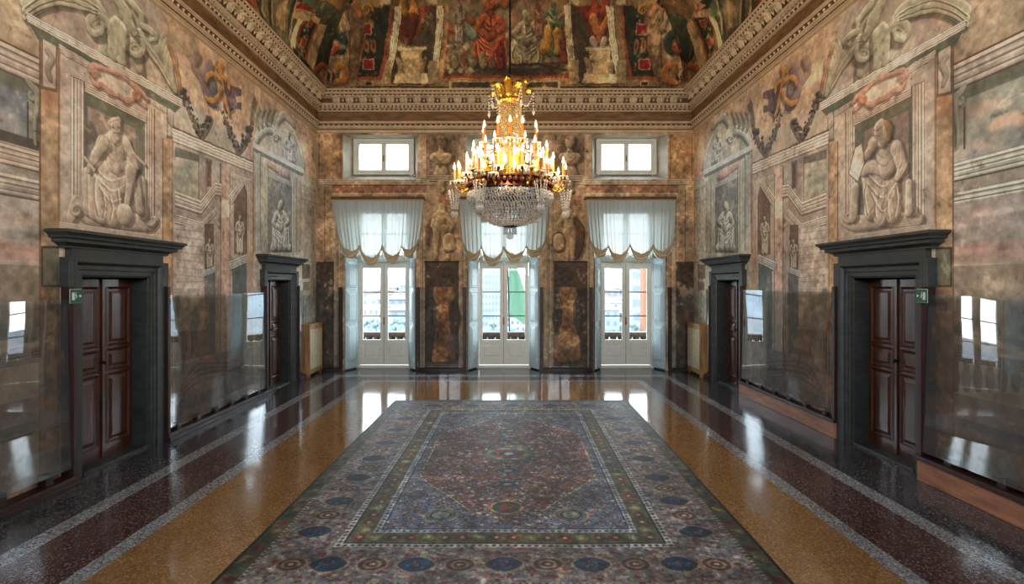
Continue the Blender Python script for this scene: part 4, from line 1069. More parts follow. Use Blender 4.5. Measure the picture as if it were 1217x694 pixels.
M['stuccod'] = simple('brown_toned_stucco', (.36,.24,.14), .75, var=.2, scale=9)  # pelmet brown, also painted into the moulding recesses as shade
M['frieze'] = simple('ochre_frieze', (.46,.33,.20), .8, var=.28, scale=3, stretch=(1,1,4))
M['reveal'] = simple('white_reveal_plaster', (.68,.65,.57), .7, var=.1, scale=4)
M['grey'] = simple('dark_grey_stone', (.17,.18,.165), .5, var=.28, scale=5, bump=.15, bscale=50, stretch=(1,1,2))
M['wood'] = simple('dark_red_walnut', (.24,.115,.055), .36, var=.38, scale=3.5, bump=.12, bscale=18, stretch=(6,6,.6), coat=.3)
M['board'] = simple('brown_stained_board', (.16,.065,.035), .45, var=.3, scale=4, bump=.1, bscale=20, stretch=(2,2,2))
M['pinkstone'] = simple('pink_marble', (.56,.38,.29), .45, var=.25, scale=3.5, bump=.05, stretch=(3,.7,4))
M['white'] = simple('pale_blue_grey_paint', (.86,.85,.80), .45, var=.04, scale=8)
M['shutter'] = simple('pale_blue_shutter_paint', (.68,.75,.76), .4, var=.05, scale=8)
M['bar'] = simple('grey_glazing_bar', (.22,.23,.23), .5, var=.1)
M['black'] = simple('black_iron', (.015,.014,.013), .4, metal=.4, var=.2)
M['brass'] = simple('old_brass', (.45,.30,.12), .35, metal=1, var=.2)
M['gold'] = simple('gilt_bronze', (.92,.66,.27), .28, metal=1, var=.2, scale=30, bump=.2, bscale=120)
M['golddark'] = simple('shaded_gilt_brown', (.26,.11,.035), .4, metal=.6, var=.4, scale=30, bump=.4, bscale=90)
M['oak'] = simple('honey_oak', (.58,.42,.25), .45, var=.25, scale=4, stretch=(6,6,.7), bump=.08)
M['mesh'] = simple('cream_metal_grille', (.74,.69,.57), .4, var=.1, scale=10)
M['dark'] = simple('dark_void', (.012,.010,.009), .9, var=.1)
M['pane'] = glassy('window_glass', (.97,.99,.98))
M['guardb'] = glassy('clear_pier_panel', (.97,.98,.98), gain=1.6, painted_haze=.012)
M['guard'] = glassy('clear_acrylic_panel', (.95,.97,.97), gain=2.8, painted_haze=.05)
M['sheer'] = cloth('sheer_white_voile', (.76,.78,.76), .035, .42)
M['swag'] = cloth('cream_voile_swag', (.74,.66,.53), .0, .16)
M['t_dark'] = terrazzo('dark_terrazzo', (.17,.17,.18), [(.31,.31,.32),(.10,.10,.11),(.42,.41,.40),(.24,.17,.17),(.20,.21,.23)], 78, .12)
M['t_grey'] = terrazzo('grey_terrazzo', (.44,.45,.46), [(.58,.58,.58),(.32,.33,.34),(.68,.67,.65),(.48,.50,.53)], 78, .12)
M['t_red'] = terrazzo('dark_red_terrazzo', (.28,.19,.18), [(.38,.27,.26),(.19,.14,.14),(.46,.38,.35),(.25,.18,.19)], 78, .11)
M['t_gold'] = terrazzo('golden_terrazzo', (.52,.38,.22), [(.57,.42,.26),(.46,.33,.18),(.62,.49,.34),(.50,.37,.22)], 78, .085)
M['sign'] = simple('green_sign_plastic', (.02,.30,.17), .4, var=.05)
M['signw'] = simple('white_print', (.8,.85,.82), .5, var=.02)

# ------------------------------------------------------------------ planes with holes
def holed(mb, a0, a1, z0, z1, holes, Mx, uvf=None, y=0.0):
    As = sorted({a0, a1, *[h[0] for h in holes], *[h[1] for h in holes]}); Zs = sorted({z0, z1, *[h[2] for h in holes], *[h[3] for h in holes]})
    As = [a for a in As if a0 <= a <= a1]; Zs = [z for z in Zs if z0 <= z <= z1]
    if mb.uv is None: mb.uv = []
    idx = {}
    def vid(a, z):
        if (a, z) not in idx:
            idx[(a, z)] = len(mb.v); mb.v.append(tuple(Mx @ Vector((a, y, z)))); mb.uv.append(uvf(a, z) if uvf else (0, 0))
        return idx[(a, z)]
    for i in range(len(As)-1):
        for j in range(len(Zs)-1):
            ac, zc = (As[i]+As[i+1])/2, (Zs[j]+Zs[j+1])/2
            if any(h[0] < ac < h[1] and h[2] < zc < h[3] for h in holes): continue
            mb.f.append((vid(As[i],Zs[j]), vid(As[i+1],Zs[j]), vid(As[i+1],Zs[j+1]), vid(As[i],Zs[j+1]))); mb.mi.append(0)
    return mb
def struct(o, label=None): o['kind'] = 'structure'; return o if not label else tag(o, label)

# ------------------------------------------------------------------ side doors
DOORS = {'l': [6.535, 11.17], 'r': [6.66, 11.27]}
HW, DT = .53, 2.265                    # clear half width and height of the opening
def doorholes(side): return [(y-HW-.02, y+HW+.02, 0, DT+.02) for y in DOORS[side]]
for side, Mx, key, nm in (('l', ML, 'wl', 'wall_left'), ('r', MR, 'wr', 'wall_right')):
    mb = holed(MB(), YF, YB, 0, ZT, doorholes(side), Mx, CV[key].uv)
    struct(mb.build(nm, M[key], recalc=False), 'frescoed %s side wall with painted niches and colonnades' % nm[5:])

# far wall: three tall openings and three square windows above
LOW = [(-4.14, -2.32, -3.957, -2.506), (-.99, .84, -.80, .655), (2.24, 4.07, 2.425, 3.875)]   # front a0,a1, frame a0,a1
UPP = [(-4.19, -2.28, -4.03, -2.44), (-1.03, .90, -.86, .73), (2.20, 4.13, 2.36, 3.95)]
YFR = YB+.40                           # plane of the window frames
LOT, UZ0, UZ1 = 4.22, 4.895, 6.03
holes = [(a, b, 0, LOT) for a, b, _, _ in LOW] + [(a, b, UZ0, UZ1) for a, b, _, _ in UPP]
struct(holed(MB(), XL, XR, 0, ZT, holes, MBK, CV['wb'].uv).build('wall_back', M['wb'], recalc=False), 'frescoed end wall pierced by three tall windows and three small ones')
rv = MB()
for a0, a1, b0, b1 in LOW:
    for p, q in ((a0, b0), (a1, b1)): rv.add([(p,YB,0),(q,YFR+.05,0),(q,YFR+.05,LOT),(p,YB,LOT)], [(0,1,2,3)])
    rv.add([(a0,YB,LOT),(a1,YB,LOT),(b1,YFR+.05,LOT),(b0,YFR+.05,LOT)], [(0,1,2,3)])
for a0, a1, b0, b1 in UPP:
    for p, q in ((a0, b0), (a1, b1)): rv.add([(p,YB,UZ0),(q,YFR+.05,5.09),(q,YFR+.05,UZ1),(p,YB,UZ1)], [(0,1,2,3)])
    rv.add([(a0,YB,UZ1),(a1,YB,UZ1),(b1,YFR+.05,UZ1),(b0,YFR+.05,UZ1)], [(0,1,2,3)])
    rv.add([(a0,YB,UZ0),(a1,YB,UZ0),(b1,YFR+.05,5.09),(b0,YFR+.05,5.09)], [(0,1,2,3)])
struct(rv.build('trim_1', M['reveal']), 'pale plastered window reveals of the end wall')
# outer face of the end wall so that the masonry has depth
YO = YFR+.14
holes = [(b0, b1, 0, LOT) for _, _, b0, b1 in LOW] + [(b0, b1, 5.09, UZ1) for _, _, b0, b1 in UPP]
ow = holed(MB(), XL-.6, XR+.6, -2, 10.5, holes, Matrix(((1,0,0,0),(0,-1,0,YO),(0,0,1,0),(0,0,0,1))))
ow.uv = None
struct(ow.build('wall_exterior', M['plaster'], recalc=False))
# wall behind the camera; its high openings are added for fill daylight
FH = [(-4.2, -1.8, 3.0, 5.9), (-1.2, 1.2, 3.0, 5.9), (1.8, 4.2, 3.0, 5.9)]
wf = holed(MB(), XL, XR, 0, ZT, FH, Matrix(((1,0,0,0),(0,1,0,YF),(0,0,1,0),(0,0,0,1)))); wf.uv = None
struct(wf.build('wall_front', M['plaster'], recalc=False))

# ------------------------------------------------------------------ floor in terrazzo bands
def ringface(mb, o, i, mi):            # o, i = (x0,x1,y0,y1)
    x0,x1,y0,y1 = o; a0,a1,b0,b1 = i
    vs = [(x0,y0,0),(x1,y0,0),(x1,y1,0),(x0,y1,0),(a0,b0,0),(a1,b0,0),(a1,b1,0),(a0,b1,0)]
    mb.add(vs, [(0,1,5,4),(1,2,6,5),(2,3,7,6),(3,0,4,7)], mi=mi)
fl = MB(); cx = -.09
R_ = [(XL-.35, XR+.35, YF-.1, YO), (cx-4.02, cx+4.02, YF+.7, 12.70), (cx-3.83, cx+3.83, YF+.95, 12.44), (cx-3.20, cx+3.20, YF+1.6, 11.98), (cx-3.04, cx+3.04, YF+1.8, 11.76)]
for k_, mi in ((0,0),(1,1),(2,2),(3,1)): ringface(fl, R_[k_], R_[k_+1], mi)
x0,x1,y0,y1 = R_[4]; fl.add([(x0,y0,0),(x1,y0,0),(x1,y1,0),(x0,y1,0)], [(0,1,2,3)], mi=3)
struct(fl.build('floor', [M['t_dark'], M['t_grey'], M['t_red'], M['t_gold']]), 'polished terrazzo floor with grey, dark red and golden bands')

# ------------------------------------------------------------------ vault
cl = MB(); cl.uv = []
X0, X1, Y0, Y1 = XL+VD, XR-VD, YF+VD, YB-VD
nh = 16; hs = [VR*.9999*math.sin(PI/2*i/nh) for i in range(nh+1)]; ins = [VR-math.sqrt(max(0, VR*VR-h*h)) for h in hs]
def strip(fn, n, mi, uvf):
    b = len(cl.v)
    for j in range(nh+1):
        for i in range(n+1):
            p, u = fn(i/n, j); cl.v.append(p); cl.uv.append(u)
    for j in range(nh):
        for i in range(n):
            cl.f.append((b+j*(n+1)+i, b+j*(n+1)+i+1, b+(j+1)*(n+1)+i+1, b+(j+1)*(n+1)+i)); cl.mi.append(mi)
def fb(t, j):
    x = (X0+ins[j])*(1-t)+(X1-ins[j])*t; return (x, Y1-ins[j], VZ+hs[j]), CV['vb'].uv(x, hs[j])
def fl_(t, j):
    y = (Y0+ins[j])*(1-t)+(Y1-ins[j])*t; return (X0+ins[j], y, VZ+hs[j]), CV['vl'].uv(y, hs[j])
def fr_(t, j):
    y = (Y0+ins[j])*(1-t)+(Y1-ins[j])*t; return (X1-ins[j], y, VZ+hs[j]), CV['vr'].uv(y, hs[j])
def ff_(t, j):
    x = (X0+ins[j])*(1-t)+(X1-ins[j])*t; return (x, Y0+ins[j], VZ+hs[j]), (0, 0)
strip(fb, 24, 0, None); strip(fl_, 40, 1, None); strip(fr_, 40, 2, None); strip(ff_, 24, 3, None)
b = len(cl.v); I = ins[-1]
for p in ((X0+I,Y0+I),(X1-I,Y0+I),(X1-I,Y1-I),(X0+I,Y1-I)): cl.v.append((p[0],p[1],VZ+VR)); cl.uv.append((0,0))
cl.f.append((b,b+1,b+2,b+3)); cl.mi.append(3)
struct(cl.build('ceiling', [M['vb'], M['vl'], M['vr'], M['vaultplain']], smooth=True), 'coved ceiling covered in dark red and ochre frescoes')

# ------------------------------------------------------------------ architrave, frieze and carved cornice
def room_sweep(mb, prof):
    """closed sweep round the room; prof = (projection, z)"""
    n = len(prof); vs = []
    for d, z in prof: vs += [(XL+d,YF+d,z),(XR-d,YF+d,z),(XR-d,YB-d,z),(XL+d,YB-d,z)]
    fs = []
    for k in range(n-1):
        for i in range(4): fs.append((k*4+i, k*4+(i+1)%4, (k+1)*4+(i+1)%4, (k+1)*4+i))
    mb.add(vs, fs)
ar = MB()
room_sweep(ar, [(0,6.08),(.05,6.08),(.05,6.13),(.07,6.14),(.07,6.19),(.10,6.20),(.10,6.235),(.085,6.24),(.13,6.30),(.15,6.305),(.15,6.335),(.09,6.36)])
fz = MB(); room_sweep(fz, [(.09,6.35),(.09,6.62)])
co = MB()
room_sweep(co, [(.09,6.595),(.12,6.60),(.12,6.625),(.105,6.63),(.15,6.665),(.16,6.67),(.16,6.735),(.20,6.74),(.21,6.755),(.21,6.77),(.235,6.90),(.33,6.925),(.33,6.965),(.345,6.97),(.345,6.985),(.37,7.0),(.40,7.035),(.41,7.04),(.41,7.07),(.38,7.075)])
# carved enrichments: one routine places a motif at even steps along the three visible walls
def along_room(fn, step, d, corner=.0):
    for side in ('l', 'r', 'b'):
        if side == 'b': lo, hi, base = XL+d+corner, XR-d-corner, MBK
        else: lo, hi, base = YF+.6, YB-d-corner, (ML if side == 'l' else MR)
        n = int((hi-lo)/step); s0 = lo+((hi-lo)-(n-1)*step)/2
        for i in range(n): fn(base @ Matrix.Translation((s0+i*step, 0, 0)))
def room_band(mb, d0, z0, d1, z1, e=.003):  # brown strip that paints shade into a recess behind the carving
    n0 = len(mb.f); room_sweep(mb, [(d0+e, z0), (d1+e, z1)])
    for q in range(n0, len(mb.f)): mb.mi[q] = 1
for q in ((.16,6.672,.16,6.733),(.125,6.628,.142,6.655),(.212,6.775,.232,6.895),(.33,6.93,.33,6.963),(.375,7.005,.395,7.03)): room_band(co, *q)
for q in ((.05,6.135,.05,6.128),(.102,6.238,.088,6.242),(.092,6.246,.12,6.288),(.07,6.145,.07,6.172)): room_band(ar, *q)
def egg(Mx, mb, d, z, r): mb.add([(-r,d,z),(0,d+r*.9,z-r*.2),(r,d,z),(0,d,z+r),(0,d+r*.3,z-r*1.3)], [(0,1,3),(1,2,3),(0,4,1),(1,4,2)], Mx)
along_room(lambda m: egg(m, ar, .10, 6.265, .036), .13, .1)
along_room(lambda m: egg(m, ar, .058, 6.158, .022), .09, .1)
along_room(lambda m: egg(m, co, .13, 6.652, .034), .12, .15)
along_room(lambda m: co.box(-.03,.03,.16,.20,6.675,6.732,m), .10, .18)          # dentils
along_room(lambda m: egg(m, co, .325, 6.945, .032), .11, .33)
along_room(lambda m: egg(m, co, .38, 7.02, .028), .10, .38)
def acanthus(m):
    # scrolled bracket faced by a leaf that curls forward, flanked by a small rosette
    pts = [(.225,6.78),(.262,6.80),(.275,6.84),(.29,6.875),(.325,6.90),(.335,6.885),(.318,6.868)]
    w = [.05,.085,.10,.10,.085,.06,.025]
    vs = []; fs = []
    for (y, z), k in zip(pts, w): vs += [(-k,y-.03,z-.01),(-k*.45,y+.022,z),(0,y-.008,z),(k*.45,y+.022,z),(k,y-.03,z-.01)]
    for i in range(len(pts)-1):
        for j in range(4): fs.append((i*5+j, i*5+j+1, (i+1)*5+j+1, (i+1)*5+j))
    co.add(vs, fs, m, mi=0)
    co.add([(.17,.235,6.79),(.205,.25,6.835),(.17,.235,6.885),(.135,.25,6.835),(.17,.30,6.838)], [(0,1,4),(1,2,4),(2,3,4),(3,0,4)], m)
    co.box(-.10,.10,.23,.335,6.895,6.925,m)
along_room(acanthus, .34, .30)
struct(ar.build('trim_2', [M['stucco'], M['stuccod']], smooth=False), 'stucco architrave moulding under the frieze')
struct(fz.build('trim_3', M['frieze']), 'plain ochre frieze band below the cornice')
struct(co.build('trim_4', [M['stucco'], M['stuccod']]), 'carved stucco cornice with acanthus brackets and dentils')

# ------------------------------------------------------------------ stone door surrounds with walnut leaves
def frame_sweep(mb, prof, hw, zt, yc, Mx, z0=0):
    """mitred three-sided frame; prof = (offset from opening edge, projection)"""
    n = len(prof); vs = []
    for o, p in prof: vs += [(yc-hw-o,p,z0),(yc-hw-o,p,zt+o),(yc+hw+o,p,zt+o),(yc+hw+o,p,z0)]
    fs = []
    for k in range(n-1):
        for i in range(3): fs.append((k*4+i, k*4+i+1, (k+1)*4+i+1, (k+1)*4+i))
    mb.add(vs, fs, Mx)
def cap_sweep(mb, prof, y0, y1, Mx):
    """horizontal moulding with returned ends; prof = (projection, z); ends grow by the projection"""
    vs = []; n = len(prof)
    for p, z in prof: vs += [(y0-p,0,z),(y0-p,p,z),(y1+p,p,z),(y1+p,0,z)]
    fs = []
    for k in range(n-1):
        for i in range(3): fs.append((k*4+i, k*4+i+1, (k+1)*4+i+1, (k+1)*4+i))
    fs.append(((n-1)*4, (n-1)*4+1, (n-1)*4+2, (n-1)*4+3)); fs.append((0,1,2,3))
    mb.add(vs, fs, Mx)
def knobpair(mb, x, z, y, Mx):
    mb.box(x-.02,x+.02,y,y+.008,z-.11,z+.09,Mx)
    mb.tube([(x,y,z+.03),(x,y+.05,z+.03),(x,y+.055,z+.03)], [.008,.012,.012], 8, Mx)
    mb.ball((0,0,0), .024, 8, M=Mx @ Matrix.Translation((x,y+.065,z+.03)))
    mb.ball((0,0,0), .013, 6, M=Mx @ Matrix.Translation((x,y+.02,z-.07)))
n_ = 1
PLACE = {('l',0): 'near door of the left wall', ('l',1): 'far door of the left wall beside the radiator', ('r',0): 'near door of the right wall', ('r',1): 'far door of the right wall beside the radiator'}
for side, Mx, ww in (('l', ML, 'left'), ('r', MR, 'right')):
    for di, yc in enumerate(DOORS[side]):
        root = thing('door_%d' % n_, None, None, tuple(Mx @ Vector((yc, 0, 0)))); root['kind'] = 'structure'
        tag(root, 'dark panelled double door in a grey stone surround, ' + PLACE[(side, di)])
        s = MB()
        # jambs: stepped fasciae falling back to the opening, then the reveal
        frame_sweep(s, [(0,-.26),(0,.0),(.02,.0),(.045,.012),(.045,.03),(.10,.03),(.105,.05),(.155,.05),(.16,.062),(.175,.085),(.19,.10),(.235,.10),(.235,0)], HW, DT, yc, Mx)
        # ears
        for f in (-1, 1):
            a, b_ = sorted((yc+f*(HW+.22), yc+f*(HW+.315)))
            s.box(a, b_, 0, .098, 2.17, 2.50, Mx)
        s.box(yc-HW-.24, yc+HW+.24, 0, .072, 2.49, 2.63, Mx)
        cap_sweep(s, [(.06,2.60),(.085,2.605),(.085,2.625),(.11,2.64),(.14,2.655),(.165,2.66),(.165,2.70),(.205,2.705),(.21,2.73),(.235,2.755),(.25,2.76),(.25,2.79),(.20,2.80)], yc-HW-.25, yc+HW+.25, Mx)
        s.build('door_surround', M['grey'], root)
        bk = MB(); bk.box(yc-HW-.03, yc+HW+.03, -.30, -.25, 0, DT+.03, Mx); bk.box(yc-HW-.03, yc+HW+.03, -.25, 0, DT, DT+.03, Mx); bk.build('niche_back', M['dark'], root)
        th = MB(); th.box(yc-HW, yc+HW, -.24, .02, 0, .03, Mx); th.build('threshold', M['grey'], root)
        for f in (-1, 1):
            a0, a1 = sorted((yc, yc+f*HW)); g = .004
            l = MB(); y_ = -.19
            l.box(a0+g, a1-g, y_-.045, y_, .03, DT, Mx)
            for z0, z1 in ((.20,1.05),(1.125,1.36),(1.435,2.15)):
                p0, p1 = a0+.085, a1-.085
                # bolection frame then raised field
                frame = [(p0,p1,z0,z1)]
                l.add([(p0-.022,y_,z0-.022),(p1+.022,y_,z0-.022),(p1+.022,y_,z1+.022),(p0-.022,y_,z1+.022),
                       (p0-.008,y_+.018,z0-.008),(p1+.008,y_+.018,z0-.008),(p1+.008,y_+.018,z1+.008),(p0-.008,y_+.018,z1+.008),
                       (p0+.012,y_+.002,z0+.012),(p1-.012,y_+.002,z0+.012),(p1-.012,y_+.002,z1-.012),(p0+.012,y_+.002,z1-.012)],
                      [(0,1,5,4),(1,2,6,5),(2,3,7,6),(3,0,4,7),(4,5,9,8),(5,6,10,9),(6,7,11,10),(7,4,8,11)], Mx)
                l.panel(p0+.03, p1-.03, z0+.03, z1-.03, y_+.001, .014, .035, Mx)
            lo = l.build('door_leaf', M['wood'], root)
            if f == (1 if False else -1):
                h = MB(); knobpair(h, yc-.045, 1.2, y_, Mx); ORG[lo.name] = ORG[root.name]; h.build('door_handle', M['black'], lo)
            elif f == 1:
                bd = MB(); bd.box(yc-.018, yc+.022, y_, y_+.022, .03, DT, Mx); bd.build('astragal', M['wood'], lo)
        n_ += 1

# ------------------------------------------------------------------ windows of the end wall
def rail(mb, x0, x1, z0, z1, y, t=.05): mb.box(x0, x1, y-t, y, z0, z1)
n_ = 1
WP = ['left', 'middle', 'right']
for i, (a0, a1, b0, b1) in enumerate(LOW):
    root = thing('window_%d' % n_, None, None, ((b0+b1)/2, YFR, 0)); root['kind'] = 'structure'
    tag(root, 'tall %s french window with folded shutters and grey-white glazed leaves' % WP[i]); n_ += 1
    y = YFR
    f = MB()
    f.box(b0, b0+.07, y-.04, y+.08, .03, LOT); f.box(b1-.07, b1, y-.04, y+.08, .03, LOT)
    f.box(b0+.07, b1-.07, y-.03, y+.08, 2.78, 2.90); f.box(b0+.07, b1-.07, y-.03, y+.08, LOT-.08, LOT); f.box(b0, b1, y-.06, y+.1, 0, .07)
    f.box(b0+.07, b1-.07, y-.045, y-.03, 2.80, 2.86)
    f.build('window_frame', M['white'], root, bevel=.006)
    c0 = (b0+b1)/2
    # transom lights
    t = MB()
    for p, q in ((b0+.07, c0-.01), (c0+.01, b1-.07)):
        t.box(p, p+.06, y, y+.045, 2.90, LOT-.08); t.box(q-.06, q, y, y+.045, 2.90, LOT-.08)
        t.box(p+.06, q-.06, y, y+.045, 2.90, 2.98); t.box(p+.06, q-.06, y, y+.045, LOT-.15, LOT-.08); t.box(p+.06, q-.06, y+.01, y+.035, 3.52, 3.545)
    t.box(c0-.03, c0+.03, y-.012, y+.01, 2.90, LOT-.08)
    t.build('transom_sash', M['white'], root)
    g = MB(); g.add([(b0+.1,y+.022,2.95),(b1-.1,y+.022,2.95),(b1-.1,y+.022,LOT-.1),(b0+.1,y+.022,LOT-.1)], [(0,1,2,3)]); g.build('transom_pane', M['pane'], root)
    for f_ in (-1, 1):
        p, q = (b0+.075, c0-.004) if f_ < 0 else (c0+.004, b1-.075)
        s = MB(); st = .095
        s.box(p, p+st, y, y+.05, .08, 2.78); s.box(q-st, q, y, y+.05, .08, 2.78)
        s.box(p+st, q-st, y, y+.05, 2.62, 2.78); s.box(p+st, q-st, y, y+.05, .08, .26); s.box(p+st, q-st, y, y+.05, .64, .74)
        s.box(p+st, q-st, y+.015, y+.035, .26, .64)
        s.panel(p+st+.03, q-st-.03, .30, .60, y+.015-.0, -.012, .03)
        for zz in ((.26,.64),):
            s.box(p+st-.012, p+st+.01, y-.008, y+.01, zz[0]-.01, zz[1]+.01); s.box(q-st-.01, q-st+.012, y-.008, y+.01, zz[0]-.01, zz[1]+.01)
            s.box(p+st, q-st, y-.008, y+.01, zz[0]-.012, zz[0]+.008); s.box(p+st, q-st, y-.008, y+.01, zz[1]-.008, zz[1]+.012)
        lf = s.build('glazed_leaf', M['white'], root, bevel=.004); ORG[lf.name] = ORG[root.name]
        m_ = MB()
        for zz in (2.00, 1.37): m_.box(p+st, q-st, y+.012, y+.038, zz-.014, zz+.014)
        m_.build('glazing_bar', M['bar'], lf)
        g = MB(); g.add([(p+st-.01,y+.025,.73),(q-st+.01,y+.025,.73),(q-st+.01,y+.025,2.63),(p+st-.01,y+.025,2.63)], [(0,1,2,3)]); g.build('pane', M['pane'], lf)
        if f_ > 0:
            h = MB(); h.box(c0-.02, c0+.016, y-.014, y, 1.14, 1.34); h.tube([(c0,y-.01,1.26),(c0,y-.05,1.26),(c0,y-.055,1.17)], .009, 6)
            h.tube([(c0-.003,y-.012,.1),(c0-.003,y-.012,2.75)], .006, 5); tag(h.build('espagnolette', M['brass'], lf), 'old brass bolt')
        else:
            h = MB(); h.box(q-.02, q+.035, y-.012, y, .09, 2.77); h.build('meeting_stile', M['white'], lf)
    # folded shutters on the splayed jambs
    for fx, fa, wdt in ((a0, b0, 1), (a1, b1, -1)):
        P0 = Vector((fx + (.0 if wdt > 0 else 0), YB-.06, 0)); P1 = Vector((fa, YFR-.045, 0))
        d = (P1-P0); L_ = d.length; d.normalize(); nrm = Vector((-d.y, d.x, 0)) if wdt < 0 else Vector((d.y, -d.x, 0))
        Ms = Matrix(((d.x, nrm.x, 0, P0.x), (d.y, nrm.y, 0, P0.y), (0,0,1,0), (0,0,0,1)))
        s = MB(); s.box(0, L_, .012, .034, .04, 2.88, Ms); s.box(0, L_, .036, .058, .04, 2.88, Ms)
        for z0, z1 in ((.22,1.12),(1.24,2.0),(2.12,2.78)):
            s.panel(.06, L_-.06, z0, z1, .0585, .012, .02, Ms); s.panel(.085, L_-.085, z0+.025, z1-.025, .0588, .018, .03, Ms)
            for u0, u1, w0, w1 in ((.045,.06,z0,z1),(L_-.06,L_-.045,z0,z1),(.045,L_-.045,z0-.015,z0),(.045,L_-.045,z1,z1+.015)): s.box(u0,u1,.058,.068,w0,w1,Ms)
        sh = s.build('shutter', M['shutter'], root); ORG[sh.name] = ORG[root.name]
        h = MB()
        for z in (.3, 1.18, 2.06, 2.7): h.tube([tuple(Ms @ Vector((.0,.035,z-.03))), tuple(Ms @ Vector((0,.035,z+.03)))], .012, 6)
        h.build('hinge', M['white'], sh)
for i, (a0, a1, b0, b1) in enumerate(UPP):
    root = thing('window_%d' % n_, None, None, ((b0+b1)/2, YFR, 5.09)); root['kind'] = 'structure'
    tag(root, 'small upper %s window with two square panes' % WP[i]); n_ += 1
    y = YFR; z0, z1 = 5.09, UZ1; c0 = (b0+b1)/2
    f = MB(); w = .085
    f.box(b0, b0+w, y-.05, y+.06, z0, z1); f.box(b1-w, b1, y-.05, y+.06, z0, z1); f.box(b0+w, b1-w, y-.05, y+.06, z0, z0+.06); f.box(b0+w, b1-w, y-.05, y+.06, z1-.07, z1)
    fr = f.build('window_frame', M['white'], root, bevel=.008)
    for p, q in ((b0+w, c0), (c0, b1-w)):
        s = MB(); k = .065
        s.box(p+.002, p+k, y-.035, y+.03, z0+.065, z1-.075); s.box(q-k, q-.002, y-.035, y+.03, z0+.065, z1-.075)
        s.box(p+k, q-k, y-.035, y+.03, z0+.065, z0+.065+k); s.box(p+k, q-k, y-.035, y+.03, z1-.075-k, z1-.075)
        sa = s.build('sash', M['white'], root, bevel=.006); ORG[sa.name] = ORG[root.name]
        g = MB(); g.add([(p+.05,y,z0+.1),(q-.05,y,z0+.1),(q-.05,y,z1-.12),(p+.05,y,z1-.12)], [(0,1,2,3)]); g.build('pane', M['pane'], sa)
    h = MB(); h.box(c0-.012, c0+.012, y-.05, y-.035, z0+.35, z0+.5); h.build('latch', M['brass'], root)

# ------------------------------------------------------------------ rug
rug = MB(); rug.uv = []
nx, ny = 24, 36
def rugpt(u, v):
    y = RL[0]+(RL[1]-RL[0])*v
    xl, xr = -2.165+.06*v, 2.105+.175*v
    x = xl+(xr-xl)*u
    edge = min(u, 1-u, v, 1-v)
    z = .012 + .0025*math.sin(x*5.1+y*3.3) + .002*math.sin(y*7-x*2)
    return (x, y, z)
for j in range(ny+1):
    for i in range(nx+1):
        u, v = i/nx, j/ny; rug.v.append(rugpt(u, v)); rug.uv.append((u, v))
for j in range(ny):
    for i in range(nx): rug.f.append((j*(nx+1)+i, j*(nx+1)+i+1, (j+1)*(nx+1)+i+1, (j+1)*(nx+1)+i))
rim = [j*(nx+1) for j in range(ny+1)]+[ny*(nx+1)+i for i in range(1, nx+1)]+[j*(nx+1)+nx for j in range(ny-1, -1, -1)]+[i for i in range(nx-1, 0, -1)]
b = len(rug.v)
for r_ in rim: p = rug.v[r_]; rug.v.append((p[0], p[1], .001)); rug.uv.append(rug.uv[r_])
for k in range(len(rim)): rug.f.append((rim[k], rim[(k+1) % len(rim)], b+(k+1) % len(rim), b+k))
rug.mi = [0]*len(rug.f)
tag(rug.build('rug', M['rug'], smooth=True), 'huge oriental rug with a brick red lozenge and blue cartouche border on the terrazzo floor', 'rug')

# ------------------------------------------------------------------ clear guard panels along the frescoes
def guard(side, Mx, y0, y1, ztop, zbot, base_h, base_out, lean, yaw, label, posts=(True, True), nblk=6, marble=False, zpost=2.17, hang=0.0):
    root = thing('protective_panel', label, 'glass barrier', tuple(Mx @ Vector(((y0+y1)/2, .1, 0))), 'clear guards in front of the frescoes')
    if marble:
        m = MB(); m.box(y0, y1, .004, base_out-.02, 0, base_h-.05, Mx); tag(m.build('plinth', M['pinkstone'], root, bevel=.006), 'pink marble plinth')
        m = MB(); m.box(y0-.01, y1+.01, .004, base_out, base_h-.05, base_h, Mx); m.build('bottom_board', M['board'], root, bevel=.004)
    else:
        m = MB(); m.box(y0-.01, y1+.01, .004, base_out, .0, base_h, Mx); m.box(y0-.01, y1+.01, base_out, base_out+.02, 0, base_h*.45, Mx); m.build('bottom_board', M['board'], root, bevel=.004)
    for k, (on, yy) in enumerate(zip(posts, (y0, y1))):
        if on:
            m = MB(); a, b_ = (yy, yy+.055) if k == 0 else (yy-.055, yy)
            m.box(a, b_, .004, base_out-.02, base_h, zpost, Mx); m.build('post', M['board'], root, bevel=.003)
    # acrylic sheet
    out = base_out-.05
    gy0, gy1 = y0+(.06 if posts[0] else 0), y1-(.06 if posts[1] else 0)
    dz = ztop-zbot
    o0, o1 = out+yaw, out-yaw
    m = MB()
    nseg = 10; vs = []; fs = []
    for j in range(nseg+1):
        t = j/nseg; bow = .012*math.sin(PI*t)
        for i in range(nseg+1):
            u = i/nseg
            vs.append((gy0+(gy1-gy0)*u, (o0*(1-u)+o1*u)-lean*t+bow*math.sin(PI*u), zbot+dz*t))
    for j in range(nseg):
        for i in range(nseg): fs.append((j*(nseg+1)+i, j*(nseg+1)+i+1, (j+1)*(nseg+1)+i+1, (j+1)*(nseg+1)+i))
    m.add(vs, fs, Mx); g = m.build('clear_sheet', M['guard'], root, smooth=True)
    for i in range(nblk):
        t = (i+.5)/nblk; yy = gy0+(gy1-gy0)*t
        m = MB(); m.box(yy-.045, yy+.045, .03, out-.006, base_h, zbot+.03, Mx); m.build('spacer_block', M['board'], root)
    return root
dl, dr = DOORS['l'], DOORS['r']
E = HW+.245
guard('l', ML, 1.6, dl[0]-E, 2.03, .19, .10, .17, .05, -.012, 'nearest clear guard panel on the left wall, beside the exit sign', (False, True), 8)
